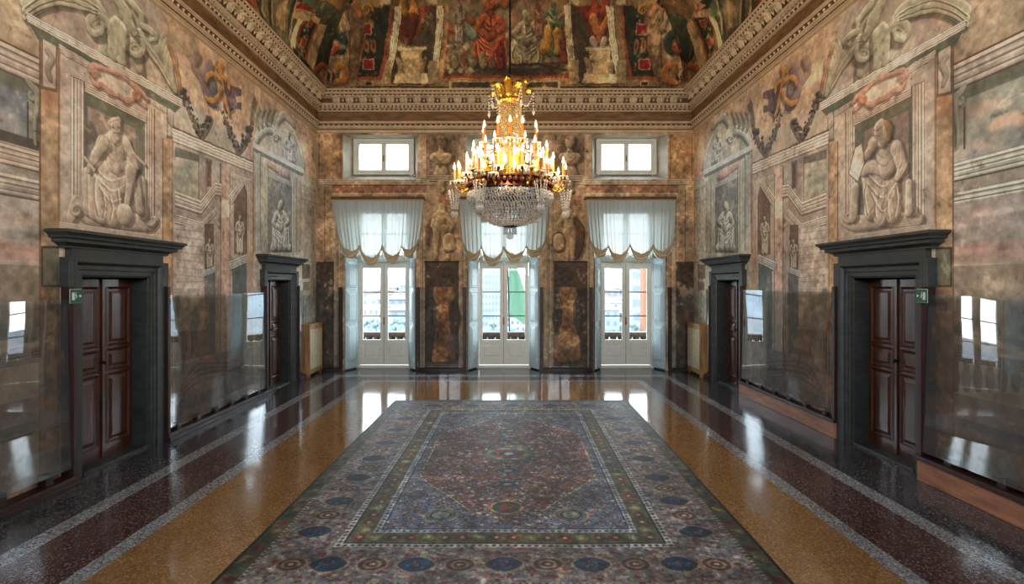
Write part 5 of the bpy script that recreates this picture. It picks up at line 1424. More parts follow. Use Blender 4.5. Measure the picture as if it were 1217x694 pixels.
guard('l', ML, dl[0]+E, dl[1]-E, 2.04, .16, .10, .16, .02, -.010, 'clear guard panel between the two doors of the left wall', (True, True), 6)
guard('l', ML, dl[1]+E, 12.275, 2.06, .16, .10, .16, .0, .0, 'narrow clear guard panel between the left radiator and the far left door', (True, False), 1)
guard('r', MR, 1.6, dr[0]-E, 2.08, .33, .28, .19, .07, -.02, 'nearest clear guard panel on the right wall, on a pink marble plinth', (False, True), 7, True)
guard('r', MR, dr[0]+E, dr[1]-E, 2.09, .33, .27, .15, .02, -.012, 'clear guard panel on a pink plinth between the two doors of the right wall', (True, True), 6, True)
guard('r', MR, dr[1]+E, 12.275, 2.08, .16, .10, .15, .0, .0, 'narrow clear guard panel between the right radiator and the far right door', (True, False), 1)
# guards on the piers of the end wall: curved timber base, two posts, clear sheet
def pierguard(x0, x1, label, lp=True, rp=True, curved=True):
    root = thing('protective_panel', label, 'glass barrier', ((x0+x1)/2, YB-.1, 0), 'clear guards in front of the frescoes')
    m = MB(); n = 12; poly = []
    for i in range(n+1):
        t = i/n; poly.append((x0+(x1-x0)*t, .10+(.07*math.sin(PI*t) if curved else 0)))
    vs = [(x, YB-o, z) for z in (0, .07) for x, o in poly]+[(x0, YB-.004, 0), (x1, YB-.004, 0), (x0, YB-.004, .07), (x1, YB-.004, .07)]
    fs = [(i, i+1, n+2+i, n+1+i) for i in range(n)]+[tuple([2*n+4]+list(range(n+1, 2*n+2))+[2*n+5])]
    fs += [(2*n+2, 0, n+1, 2*n+4), (n, 2*n+3, 2*n+5, 2*n+1)]
    m.add(vs, fs); m.build('bottom_board', M['board'], root)
    for on, a, b_ in ((lp, x0, x0+.075), (rp, x1-.075, x1)):
        if on: m = MB(); m.box(a, b_, YB-.10, YB-.004, .07, 2.13); m.build('post', M['board'], root, bevel=.003)
    m = MB(); n = 12; vs = []
    for z in (.09, 2.12):
        for i in range(n+1):
            t = i/n; vs.append((x0+.02+(x1-x0-.04)*t, YB-.105-(.05*math.sin(PI*t) if curved else 0), z))
    m.add(vs, [(i, i+1, n+2+i, n+1+i) for i in range(n)]); m.build('clear_sheet', M['guardb'], root, smooth=True)
pierguard(-2.30, -1.03, 'curved clear guard with wooden posts on the pier between left and middle windows')
pierguard(.86, 2.20, 'curved clear guard with wooden posts on the pier between middle and right windows')
pierguard(XL+.01, -4.20, 'clear guard beside the left window in the far left corner', False, True, False)
pierguard(4.13, XR-.01, 'clear guard beside the right window in the far right corner', True, False, False)

# ------------------------------------------------------------------ radiators in oak casings
def radiator(Mx, lab):
    y0, y1, o = 12.32, 13.18, .235
    root = thing('radiator_cover', lab, 'radiator', tuple(Mx @ Vector(((y0+y1)/2, .15, 0))), 'oak radiator covers in the far corners')
    m = MB()
    m.box(y0, y0+.04, .01, o, .06, 1.22, Mx); m.box(y1-.04, y1, .01, o, .06, 1.22, Mx)
    m.box(y0+.04, y1-.04, o-.035, o-.002, .06, .18, Mx); m.box(y0+.04, y1-.04, o-.035, o-.002, 1.12, 1.22, Mx)
    m.build('casing', M['oak'], root, bevel=.006)
    m = MB(); m.box(y0-.02, y1+.02, .005, o+.02, 1.22, 1.25, Mx); m.build('top_board', M['oak'], root, bevel=.006)
    for yy in (y0+.05, y1-.05): m = MB(); m.box(yy-.03, yy+.03, .03, o-.02, 0, .06, Mx); m.build('foot', M['oak'], root)
    m = MB(); n = 17
    for i in range(n):
        yy = y0+.055+(y1-y0-.11)*i/(n-1); m.box(yy-.015, yy+.015, o-.028, o-.001, .18, 1.12, Mx)
    for z in (.4, .65, .9): m.box(y0+.04, y1-.04, o-.034, o-.028, z, z+.02, Mx)
    m.build('grille', M['mesh'], root)
    m = MB()
    for i in range(9):
        yy = y0+.1+(y1-y0-.2)*i/8; m.box(yy-.035, yy+.035, .05, .19, .12, 1.08, Mx)
    m.build('radiator_body', M['bar'], root, bevel=.02)
radiator(ML, 'oak framed radiator cover with slatted grille in the far left corner')
radiator(MR, 'oak framed radiator cover with slatted grille in the far right corner')

# ------------------------------------------------------------------ exit signs
def exitsign(Mx, yc, lab, f):
    root = thing('exit_sign', lab, 'sign', tuple(Mx @ Vector((yc, .24, 2.05))))
    w, z0, z1, o = .073, 2.0, 2.145, .182
    m = MB(); m.box(yc-w, yc+w, o, o+.008, z0, z1, Mx); m.build('sign_plate', M['sign'], root)
    m = MB(); m.box(yc-w-.004, yc+w+.004, o-.004, o, z0-.004, z1+.004, Mx); m.build('sign_border', M['signw'], root)
    q = MB(); o2 = o+.009; P = lambda u, v: (yc+f*u, v)
    def quad(pts): q.add([(yc+f*u, o2, z0+v) for u, v in pts]+[(yc+f*u, o2+.001, z0+v) for u, v in pts], [tuple(range(len(pts))), tuple(range(2*len(pts)-1, len(pts)-1, -1))]+[(i, (i+1)%len(pts), len(pts)+(i+1)%len(pts), len(pts)+i) for i in range(len(pts))], Mx)
    quad([(-.060,.030),(-.028,.030),(-.028,.112),(-.060,.112)])                      # door
    quad([(.030,.065),(.052,.065),(.052,.052),(.066,.073),(.052,.094),(.052,.081),(.030,.081)])   # arrow
    for a, b_, wd in (((-.012,.095),(-.006,.068),.010),((-.006,.068),(.010,.052),.007),((-.006,.068),(-.020,.046),.007),((-.020,.046),(-.026,.034),.006),((-.012,.09),(.008,.080),.006),((-.012,.09),(-.024,.074),.006)):
        dx, dz = b_[0]-a[0], b_[1]-a[1]; L_ = math.hypot(dx, dz); nx_, nz_ = -dz/L_*wd/2, dx/L_*wd/2
        quad([(a[0]+nx_,a[1]+nz_),(b_[0]+nx_,b_[1]+nz_),(b_[0]-nx_,b_[1]-nz_),(a[0]-nx_,a[1]-nz_)])
    quad([(-.010+.007*math.cos(t*PI/4), .106+.007*math.sin(t*PI/4)) for t in range(8)])
    q.build('pictogram', M['signw'], root)
exitsign(ML, 5.69, 'green exit sign with running figure beside the near left door', 1)
exitsign(MR, 5.80, 'green exit sign with running figure beside the near right door', 1)

# ------------------------------------------------------------------ gathered swag curtains
def curtain(x0, x1, xb0, xb1, lobes, label, seed):
    rr = random.Random(seed)
    root = thing('curtain', label, 'curtain', ((x0+x1)/2, YB-.16, 4.36), 'white festoon curtains of the tall windows')
    zt, zb = 4.36, 3.05
    cum = [0]
    for l in lobes: cum.append(cum[-1]+l)
    cum = [c/cum[-1] for c in cum]
    def lobe(u):
        for k in range(len(lobes)):
            if u <= cum[k+1]+1e-9: return (u-cum[k])/(cum[k+1]-cum[k]), k
        return 1, len(lobes)-1
    drop = [rr.uniform(.20,.30)*l for l in lobes]
    pk = [3.17-.06*rr.random() if 0 < k < len(lobes) else 3.30 for k in range(len(lobes)+1)]
    def zbot(u):
        t, k = lobe(u); base = pk[k]*(1-t)+pk[k+1]*t
        return base-drop[k]*(4*t*(1-t))**.75
    ph = [(rr.uniform(60,75), rr.uniform(0,6)), (rr.uniform(100,130), rr.uniform(0,6)), (rr.uniform(22,30), rr.uniform(0,6))]
    def pleat(u, v): 
        return (.016*math.sin(ph[0][0]*2*u+ph[0][1]+.6*math.sin(9*u)) + .007*math.sin(ph[1][0]*2*u+ph[1][1]) + .010*v*math.sin(ph[2][0]*u*1.4+ph[2][1]))
    def xat(u, v):
        a = x0+(xb0-x0)*v**1.5; b_ = x1+(xb1-x1)*v**1.5; return a+(b_-a)*u
    m = MB(); nu, nv = 260, 14; vs = []; fs = []
    for j in range(nv+1):
        v = j/nv
        for i in range(nu+1):
            u = i/nu; z = zt+(zbot(u)-zt)*v
            vs.append((xat(u, v), YB-.17-.05*v-pleat(u, v)*(.4+.9*v), z))
    for j in range(nv):
        for i in range(nu): fs.append((j*(nu+1)+i, j*(nu+1)+i+1, (j+1)*(nu+1)+i+1, (j+1)*(nu+1)+i))
    m.add(vs, fs); m.build('voile', M['sheer'], root, smooth=True, auto=180)
    # gathered hem: each swag is a bunch of rolled folds hanging between two cords
    for k in range(len(lobes)):
        m = MB(); nu, nv = 26, 26; vs = []; fs = []
        for i in range(nu+1):
            t = i/nu; u = cum[k]+(cum[k+1]-cum[k])*t; zc = pk[k]*(1-t)+pk[k+1]*t
            belly = (4*t*(1-t))**.8
            for j in range(nv+1):
                s = j/nv
                z = zc-drop[k]*belly-(.05+.17*belly)*s+.055
                out = .03+(.025+.05*belly)*math.sin(PI*min(1, s*1.05))+.026*belly*math.sin(s*PI*6+.8*math.sin(t*9+k))+.006*math.sin(40*t+s*9)
                vs.append((xat(u, 1)+.01*math.sin(s*9+k), YB-.20-out, z+.012*math.sin(t*17+s*5+k)*belly))
        for i in range(nu):
            for j in range(nv): fs.append((i*(nv+1)+j, i*(nv+1)+j+1, (i+1)*(nv+1)+j+1, (i+1)*(nv+1)+j))
        m.add(vs, fs); m.build('swag', M['swag'], root, smooth=True, auto=180)
    # thin see-through frill below the swags
    m = MB(); nu = 200; vs = []; fs = []
    for j in range(3):
        for i in range(nu+1):
            u = i/nu; vs.append((xat(u,1), YB-.215-.012*math.sin(u*190)-.01*j, zbot(u)-.08-.03*j*(1+.5*math.sin(u*23+seed))))
    for j in range(2):
        for i in range(nu): fs.append((j*(nu+1)+i, j*(nu+1)+i+1, (j+1)*(nu+1)+i+1, (j+1)*(nu+1)+i))
    m.add(vs, fs); m.build('frill', M['sheer'], root, smooth=True, auto=180)
    for k in range(1, len(lobes)):
        m = MB(); u = cum[k]; m.tube([(xat(u,.1), YB-.20, zt-.05), (xat(u,.6), YB-.215, (zt+pk[k])/2), (xat(u,1), YB-.24, pk[k])], .004, 5)
        x_ = xat(u, 1); m.ball((x_, YB-.27, pk[k]+.02), .025, 6); m.build('cord', M['swag'], root)
    m = MB(); m.box(x0-.01, x1+.01, YB-.19, YB-.004, zt, zt+.035); m.box(x0-.02, x1+.02, YB-.21, YB-.19, zt-.015, zt+.06); m.build('pelmet', M['stuccod'], root)
    m = MB(); m.box(x0, x1, YB-.20, YB-.165, zt-.045, zt); m.build('heading_tape', M['swag'], root)
curtain(-4.41, -2.09, -4.22, -2.22, [1.0,1.1,.95,.8], 'left festoon curtain of gathered white voile with cream swags', 1)
curtain(-1.19, 1.06, -1.12, .98, [.9,1.05,1.05,.9], 'middle festoon curtain partly behind the chandelier', 2)
curtain(2.0, 4.27, 2.10, 4.20, [.8,.95,1.0,.9], 'right festoon curtain of gathered white voile with cream swags', 3)

# ------------------------------------------------------------------ chandelier
CY, CX, CS = 7.5, .05, 7.5/F            # stands 7.5 m into the room
zc = lambda py: EYE+(VY-py)*CS
rc = lambda px: px*CS
M['crystal'] = (lambda: None)()
def crystalmat(name, col, warm):
    m, nt, out = newmat(name)
    g = N(nt, 'ShaderNodeBsdfPrincipled'); g.inputs['Base Color'].default_value = lin(col); g.inputs['Roughness'].default_value = .08
    g.inputs['Specular IOR Level'].default_value = .9; g.inputs['IOR'].default_value = 1.6
    t = N(nt, 'ShaderNodeBsdfTransparent'); tl = N(nt, 'ShaderNodeBsdfTranslucent'); tl.inputs[0].default_value = lin(warm)
    a = N(nt, 'ShaderNodeMixShader'); a.inputs[0].default_value = .3; b_ = N(nt, 'ShaderNodeMixShader'); b_.inputs[0].default_value = .42
    nt.links.new(g.outputs[0], a.inputs[1]); nt.links.new(tl.outputs[0], a.inputs[2]); nt.links.new(a.outputs[0], b_.inputs[1]); nt.links.new(t.outputs[0], b_.inputs[2])
    nt.links.new(b_.outputs[0], out.inputs[0]); return m
M['crystal'] = crystalmat('cut_crystal', (.78,.79,.78), (.90,.87,.80))
M['bead'] = crystalmat('warm_crystal_beads', (.78,.70,.52), (.86,.74,.48))
M['candle'] = simple('ivory_candle_sleeve', (.62,.34,.08), .5, var=.08)
M['flame'] = emit('candle_bulb', (1.0,.88,.62), 9.0)
ch = thing('chandelier', 'large gilt chandelier with crystal beads and lit candles hanging from the ceiling', 'chandelier', (CX, CY, zc(285)))
c0 = (CX, CY, 0)
RO = {}
def part(mb, name, mat, parent=ch, **k):
    o = mb.build(name, mat, parent, **k); ORG[o.name] = ORG[ch.name]; return o
m = MB(); m.tube([(CX,CY,zc(118)),(CX,CY,VZ+VR)], .014, 8)
for i in range(26): m.ball((CX, CY, zc(96)+.08+i*.17), .020, 6)
m.lathe([(.001,0),(.16,0),(.14,.06),(.05,.12),(.02,.2)][::-1], (CX, CY, VZ+VR-.2), 16); part(m, 'suspension_rod', M['black'])
# crown of gilt palm leaves
m = MB()
m.lathe([(rc(11),zc(126)),(rc(14),zc(125)),(rc(14.5),zc(121)),(rc(13.5),zc(119)),(rc(13),zc(117)),(rc(11),zc(117))], c0, 32)
for k in range(24):
    a = 2*PI*k/24; m.ball((CX+rc(14)*math.cos(a), CY+rc(14)*math.sin(a), zc(122)), .03, 6)
part(m, 'crown_ring', M['gold'], smooth=True)
for k in range(10):
    a = 2*PI*k/10+.15; m = MB(); ca, sa = math.cos(a), math.sin(a); tall = k % 2
    pth = [(12,119,2.6),(14.5,113,3.6),(17,107,4.6),(19.5 if tall else 21.5,101.5 if tall else 104,5.0),(23 if tall else 25.5,98.5 if tall else 103,3.8),(25.5 if tall else 29,100 if tall else 106,1.6)]
    vs = []; fs = []
    for q, (r_, y_, w_) in enumerate(pth):
        for s_ in (-1,-.72,-.5,-.22,0,.22,.5,.72,1):
            jag = (1.0 if abs(s_) in (1,.5,0) else .82); w2 = w_*s_
            z_ = zc(y_+(1.3 if abs(s_) in (.72,.22) else 0)+abs(s_)*2.2)
            vs.append((CX+rc(r_*jag if abs(s_) < 1 else r_*.98)*ca-rc(w2)*sa, CY+rc(r_)*sa+rc(w2)*ca, z_))
    for q in range(len(pth)-1):
        for s_ in range(8): fs.append((q*9+s_, q*9+s_+1, (q+1)*9+s_+1, (q+1)*9+s_))
    m.add(vs, fs); lf = part(m, 'palm_leaf', M['gold'], smooth=True)
    so = lf.modifiers.new('Solidify', 'SOLIDIFY'); so.thickness = .012
# festoons and drops from the leaf tips
for k in range(5):
    m = MB(); a = 2*PI*(2*k)/10+.15; ca, sa = math.cos(a), math.sin(a)
    P = lambda r_, y_: (CX+rc(r_)*ca, CY+rc(r_)*sa, zc(y_))
    for q in range(12):
        t = q/11; r_ = 28*(1-t)+14.5*t; y_ = 109*(1-t)+121*t+9*math.sin(PI*t)
        m.octa(P(r_, y_), .016)
    for q in range(6): m.octa(P(28.5, 110+q*3.6), .015)
    m.octa(P(28.5, 132), .024, .055)
    for q in range(5): m.octa(P(17, 124+q*4), .013)
    m.octa(P(17, 142), .022, .05)
    part(m, 'crystal_festoon', M['crystal'])
# bead curtain of the neck, flaring into the tent
m = MB(); nst = 40
for k in range(nst):
    a = 2*PI*k/nst; ca, sa = math.cos(a), math.sin(a); y_ = 126.0
    while y_ < 219:
        t = (y_-126)/93; r_ = 13+1.2*t+ (0 if t < .45 else 24*((t-.45)/.55)**2.1)
        m.octa((CX+rc(r_)*ca, CY+rc(r_)*sa, zc(y_)), .0125+.006*t, .0135); y_ += 2.2
part(m, 'neck_bead_strings', M['bead'])
m = MB(); m.lathe([(rc(11),zc(127)),(rc(11.5),zc(165)),(rc(15),zc(195)),(rc(30),zc(218))], c0, 24)
m2 = MB(); m2.lathe([(rc(4),zc(120)),(rc(4),zc(230)),(.001,zc(232))], c0, 12); part(m2, 'centre_stem', M['gold'], smooth=True)
# pierced gilt basket ring
m = MB()
m.lathe([(rc(47),zc(231)),(rc(50),zc(229)),(rc(49),zc(226.5)),(rc(47.5),zc(224)),(rc(47.5),zc(219.5)),(rc(49.5),zc(218)),(rc(49.5),zc(216.5)),(rc(46.5),zc(216))], c0, 64)
for k in range(48):
    a = 2*PI*k/48; m.ball((CX+rc(48.6)*math.cos(a), CY+rc(48.6)*math.sin(a), zc(222)), .035, 6, 1.2)
part(m, 'pierced_gilt_ring', M['golddark'], smooth=True)
# crystal basin
m = MB()
prof = [(49.5,231),(50.3,235),(49.5,239),(47.5,243),(44.5,247.5),(41,251.5),(37,255.5),(32,259.5),(26.5,263),(20.5,265.8),(14,267.6),(8,268.5)]
P = crom(prof, 4)
for q, (r_, y_) in enumerate(P):
    n = max(8, int(2*PI*r_*CS/.042)); rj = random.Random(q)
    for k in range(n):
        a = 2*PI*(k+.5*(q % 2))/n; sz = rj.uniform(.009,.0185); r2 = rc(r_)+rj.uniform(-.014,.010); m.octa((0,0,0), sz, sz*rj.uniform(.9,1.5), M=Matrix.Translation((CX+r2*math.cos(a), CY+r2*math.sin(a), zc(y_)+rj.uniform(-.006,.006))) @ Matrix.Rotation(rj.uniform(0,3), 4, 'Z') @ Matrix.Rotation(rj.uniform(-.5,.5), 4, 'X'))
part(m, 'basin_crystals', M['crystal'])
m = MB(); m.lathe([(rc(r_-1.6), zc(y_-.8)) for r_, y_ in prof], c0, 40)
m.lathe([(rc(40), zc(238)), (rc(42), zc(236)), (rc(46), zc(233))], c0, 40)
bw_ = part(m, 'gilt_basin_frame', M['brass'], smooth=True)
wf_ = bw_.modifiers.new('Wireframe', 'WIREFRAME'); wf_.thickness = .010; wf_.use_replace = True
m = MB(); m.lathe([(.001,zc(267)),(rc(8.5),zc(267.6)),(rc(8.5),zc(269.5)),(rc(6.5),zc(271)),(.001,zc(271.5))], c0, 20); part(m, 'bottom_boss', M['black'], smooth=True)
m = MB()
for k in range(12):
    a = 2*PI*k/12
    for q in range(3): m.octa((CX+rc(7)*math.cos(a), CY+rc(7)*math.sin(a), zc(272+q*2.6)), .018, .022)
m.ball((CX, CY, zc(280)), .055, 10); m.octa((CX, CY, zc(275)), .02, .04); part(m, 'pendant_drop', M['crystal'])
# gilt uprights round the basket
gp = None
for k in range(12):
    a = 2*PI*(k+.5)/12
    if gp is None:
        m = MB(); r_ = rc(38)
        m.lathe([(.001,zc(191)),(.03,zc(193)),(.055,zc(197)),(.03,zc(201)),(.045,zc(205)),(.07,zc(210)),(.045,zc(215)),(.06,zc(219)),(.001,zc(220))], (0,0,0), 8, M=Matrix.Translation((CX+r_, CY, 0)))
        m.add([(CX+r_+.02,CY-.09,zc(196)),(CX+r_+.05,CY,zc(190)),(CX+r_+.02,CY+.09,zc(196)),(CX+r_+.05,CY+.05,zc(206)),(CX+r_+.03,CY,zc(214)),(CX+r_+.05,CY-.05,zc(206))], [(0,1,5),(1,2,3),(1,3,5),(3,4,5)])
        gp = part(m, 'gilt_ornament', M['gold'], smooth=True); gp.rotation_euler[2] = 0
        # the mesh is built round the axis: turn copies about the chandelier's own axis
        gp.rotation_euler[2] = a
    else:
        c_ = dup(gp, ch); c_.rotation_euler[2] = a
# candle arms: one prototype per tier, copies turned about the axis
def arm_proto(r_in, y_in, r_, ybase, h, dark=False, drops=False):
    m = MB(); P = lambda rr, yy: (CX+rc(rr), CY, zc(yy))
    pts = crom([P(r_in, y_in), P((r_in+r_)/2, y_in+4.5), P(r_-1.5, ybase+6), P(r_, ybase+1.5)], 6)
    m.tube(pts, .011, 6)
    vol = [(CX+rc((r_in+r_)/2)+.05*math.cos(t)*(1-t/9), CY, zc(y_in+2)+.05*math.sin(t)*(1-t/9)) for t in [x*.5 for x in range(14)]]
    m.tube(vol, .008, 5)
    m.lathe([(.012,-.03),(.05,.0),(.055,.006),(.02,.008),(.022,.03),(.001,.03)], P(r_, ybase+.3), 10)
    arm = part(m, 'candle_arm', M['gold'] if not dark else M['golddark'], smooth=True)
    m = MB(); m.lathe([(.02,.0),(.07,.012),(.078,.02),(.02,.012)], P(r_, ybase), 10)
    nd = 8
    for k in range(nd):
        a = 2*PI*k/nd; x_, y_, z_ = P(r_, ybase)
        m.octa((x_+.07*math.cos(a), y_+.07*math.sin(a), z_-.02), .011, .024)
    if drops:
        for k in range(10):
            a = 2*PI*k/10; x_, y_, z_ = P(r_, ybase+8)
            for q in range(7): m.octa((x_+.085*math.cos(a)*(1-q*.08), y_+.085*math.sin(a)*(1-q*.08), z_-.03-q*.04), .012, .021)
            m.octa((x_+.04*math.cos(a), y_+.04*math.sin(a), z_-.36), .018, .05)
    part(m, 'drip_pan', M['crystal'], arm)
    m = MB(); m.lathe([(.017,0),(.017,h),(.006,h+.004)], P(r_, ybase-1.2), 8); cd = part(m, 'candle', M['candle'], arm, smooth=True)
    m = MB(); x_, y_, z_ = P(r_, ybase-1.2); m.lathe([(.004,h),(.017,h+.02),(.019,h+.035),(.010,h+.07),(.001,h+.105)], (x_, y_, z_), 8); part(m, 'candle_bulb', M['flame'], cd, smooth=True)
    return arm
def ring(proto, angs):
    for k, a in enumerate(angs):
        o = proto if k == 0 else dup(proto, ch)
        o.rotation_euler[2] = a
D2 = math.radians
ring(arm_proto(14, 176, 33, 175, .22), [D2(x) for x in (14, 55, 90, 125, 166, 205, 245, 270, 295, 335)])
ring(arm_proto(20, 196, 45, 196, .19), [D2(x) for x in (8, 38, 142, 172, 200, 232, 308, 340)])
ring(arm_proto(46, 222, 52, 210, .20, dark=True), [D2(15+30*x) for x in range(12)])
ring(arm_proto(47, 224, 66, 217, .17, drops=True), [D2(60*x) for x in range(6)])
ring(arm_proto(47, 224, 60, 219, .16, drops=False), [D2(60*x+12) for x in range(6)])
ring(arm_proto(47, 224, 63, 213, .18, drops=False), [D2(60*x-9) for x in range(6)])

# ------------------------------------------------------------------ outside: terrace, balustrade, town, hills
M['terr'] = simple('sunlit_terrace_stone', (.34,.32,.30), .8, var=.1)
M['bal'] = simple('weathered_balustrade_stone', (.26,.19,.14), .8, var=.2, scale=8)
M['haze1'] = simple('pale_town_wall', (.42,.44,.45), .9, var=.12, scale=.3)  # town, roof, glass and foliage tones paled: distance haze put into the colour
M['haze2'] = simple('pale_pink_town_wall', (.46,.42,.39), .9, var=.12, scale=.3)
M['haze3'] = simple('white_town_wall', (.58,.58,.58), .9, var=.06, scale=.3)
M['roof'] = simple('pale_tile_roof', (.42,.36,.33), .9, var=.15, scale=.5)
M['winb'] = simple('blue_grey_window_glass', (.30,.34,.38), .3, var=.2)
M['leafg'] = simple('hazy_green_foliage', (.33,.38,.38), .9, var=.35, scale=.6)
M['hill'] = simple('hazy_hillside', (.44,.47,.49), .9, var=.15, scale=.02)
M['orange'] = simple('orange_rendered_wall', (.40,.24,.13), .8, var=.1)
M['green'] = cloth('green_banner_cloth', (.42,.56,.47), .0, .3)
M['streetg'] = simple('distant_ground', (.40,.40,.40), .9, var=.2, scale=.05)
g = MB(); g.box(-7, 7, YO, 16.0, -.45, -.35); struct(g.build('terrace_floor', M['terr']))
g = MB(); g.add([(-700,16,-16),(700,16,-16),(700,1600,-16),(-700,1600,-16)], [(0,1,2,3)]); struct(g.build('ground_outside', M['streetg']))
bl = thing('balustrade', 'stone balustrade of the terrace outside the tall windows', 'balustrade', (0, 15.4, -.35))
m = MB(); m.box(-6, 6, 15.22, 15.58, .69, .80); m.box(-6, 6, 15.26, 15.54, .66, .69); m.build('handrail', M['bal'], bl, bevel=.01)
m = MB(); m.box(-6, 6, 15.25, 15.55, -.35, -.18); m.build('base_course', M['bal'], bl)
pb = None; k = 0
x = -5.85
while x < 5.9 and k < 99:
    if pb is None:
        m = MB(); m.lathe([(.09,-.18),(.09,-.12),(.055,-.10),(.085,0),(.105,.10),(.085,.22),(.05,.34),(.04,.44),(.045,.50),(.085,.60),(.10,.62),(.10,.67)], (x, 15.4, -.01), 10); pb = m.build('baluster', M['bal'], bl, smooth=True); xx0 = x
    else: dup(pb, bl, loc=(x-xx0, 0, 0)); k += 1
    x += .225
fl2 = MB(); vs = []; fs = []
for j in range(13):
    v = j/12
    for i in range(9):
        u = i/8; 
        xl, xr = .06+.03*v, .16+.62*v**.7
        z = 2.95-1.75*v-.25*u*v+.05*math.sin(u*7); vs.append((xl+(xr-xl)*u, 15.7+.05*math.sin(u*9+v*4), z))
for j in range(12):
    for i in range(8): fs.append((j*9+i, j*9+i+1, (j+1)*9+i+1, (j+1)*9+i))
fr = thing('banner', 'green cloth banner hanging outside the middle french window', 'banner', (.1, 15.7, 1))
fl2.add(vs, fs); fl2.build('banner_cloth', M['green'], fr, smooth=True)
m = MB(); m.tube([(.12,15.72,-.35),(.03,15.72,3.1)], .02, 8); m.build('banner_pole', M['black'], fr)
def building(name, x0, x1, y0, y1, z0, z1, mat, label, nx_, nz_, roofh=0, win=True, grp=None):
    root = thing(name, label, 'building', ((x0+x1)/2, (y0+y1)/2, z0), grp or 'buildings of the hazy town')
    m = MB(); m.box(x0, x1, y0, y1, z0, z1); m.build('wall', M[mat], root)
    m = MB()
    if roofh:
        cx_ = (x0+x1)/2; e = (x1-x0)*.06
        m.add([(x0-e,y0-e,z1),(x1+e,y0-e,z1),(x1+e,y1+e,z1),(x0-e,y1+e,z1),(x0+(x1-x0)*.3,(y0+y1)/2,z1+roofh),(x1-(x1-x0)*.3,(y0+y1)/2,z1+roofh)], [(0,1,5,4),(1,2,5),(2,3,4,5),(3,0,4),(0,3,2,1)])
    else: m.box(x0-.2, x1+.2, y0-.2, y1+.2, z1, z1+.5)
    m.build('roof', M['roof' if roofh else mat], root)
    if win:
        dx, dz = (x1-x0)/nx_, (z1-z0)/nz_; wn = None
        for i in range(nx_):
            for j in range(nz_):
                if wn is None:
                    m = MB(); m.box(x0+dx*.3, x0+dx*.7, y0-.09, y0-.01, z0+dz*.25, z0+dz*.75); wn = m.build('window', M['winb'], root)
                else: dup(wn, root, loc=(dx*i, 0, dz*j))
def px3(px, Y): return (px-VX)*Y/F
def pz3(py, Y): return EYE+(VY-py)*Y/F
building('tower_block', px3(572,150), px3(600,150), 150, 170, -16, pz3(316,150), 'haze1', 'pale tower block seen through the left half of the middle window', 7, 12)
building('apartment_block', px3(752,70), px3(767,70), 70, 76, -16, pz3(319,70), 'haze1', 'pale blue-grey apartment block seen through the right window', 5, 11)
building('orange_wing', px3(764.5,60), px3(778,60), 60, 61.5, -16, pz3(312,60), 'orange', 'orange rendered house edge at the right of the right window', 1, 5, win=False)
rr = random.Random(9)
k = 0
for Y in (90, 112, 134, 180, 204, 228, 252, 280, 310, 345):
    for lo, hi in ((424, 496), (562, 636), (708, 770)):
        px = lo + rr.uniform(0, 6)
        while px < hi:
            w = rr.uniform(6, 12); x_ = px3(px, Y); zb_ = -16+(Y-60)*.042; h = rr.uniform(4, 9)
            skip = (Y < 175 and (560 < px < 606 or px > 738)) or rr.random() < .25
            if not skip:
                mt = rr.choice(['haze1','haze2','haze3']); side = 'left' if px < 500 else ('middle' if px < 640 else 'right')
                building('town_house', x_, x_+w, Y, Y+rr.uniform(8, 14), zb_-8, zb_+h*.7, mt,
                         'hazy %s town house among many seen through the %s window' % ({'haze1':'grey','haze2':'pinkish','haze3':'white'}[mt], side), rr.randint(2,4), rr.randint(4,5), roofh=rr.choice([0,1.6,2]))
            px += (w+2.5)/Y*F
# wooded hills as one rolling ridge
for nm, Y0_, hgt, lab in (('hill', 420, 12, 'nearer hazy hillside behind the town'), ('hill', 800, 34, 'farthest pale ridge on the horizon')):
    m = MB(); vs = []; fs = []; n = 90
    for j, (yy, k) in enumerate(((0,0),(60,.6),(120,1),(260,1.02))):
        for i in range(n+1):
            x_ = -Y0_*.7+1.4*Y0_*i/n; hh = hgt*(.62+.25*math.sin(i*.31+Y0_)+.16*math.sin(i*.83)+.05*math.sin(i*2.3))
            vs.append((x_, Y0_+yy, -16+(16+hh)*k))
    for j in range(3):
        for i in range(n): fs.append((j*(n+1)+i, j*(n+1)+i+1, (j+1)*(n+1)+i+1, (j+1)*(n+1)+i))
    m.add(vs, fs); tag(m.build(nm, M['hill'], smooth=True), lab, 'hill', kind='structure')
for i, (tpx, Y) in enumerate([(431,62),(441,62),(452,62),(463,62),(474,62),(485,62),(436,80),(447,80),(459,80),(471,80),(482,80),(573,62),(586,62),(600,62),(614,62),(628,62),(580,80),(608,80),(718,62),(730,62),(741,62),(753,62)]):
    x_ = px3(tpx, Y); r_ = rr.uniform(.35, .5)*(1 if Y < 70 else 1.3); zb_ = pz3(rr.uniform(380, 398), Y)
    m = MB(); n0 = 10
    for q in range(7):
        m.ball((x_+rr.uniform(-.7,.7)*r_, Y+rr.uniform(-.5,.5)*r_, zb_+rr.uniform(-.4,.5)*r_), r_*rr.uniform(.5,.8), 7)
    m.tube([(x_,Y,-16),(x_,Y,zb_)], .25, 6)
    side = 'left' if x_/Y*F+VX < 500 else ('middle' if x_/Y*F+VX < 640 else 'right')
    o = m.build('tree', M['leafg'], smooth=True); tag(o, 'hazy green tree below the terrace seen through the %s window' % side, 'tree', 'trees of the hazy town below the %s window' % side)

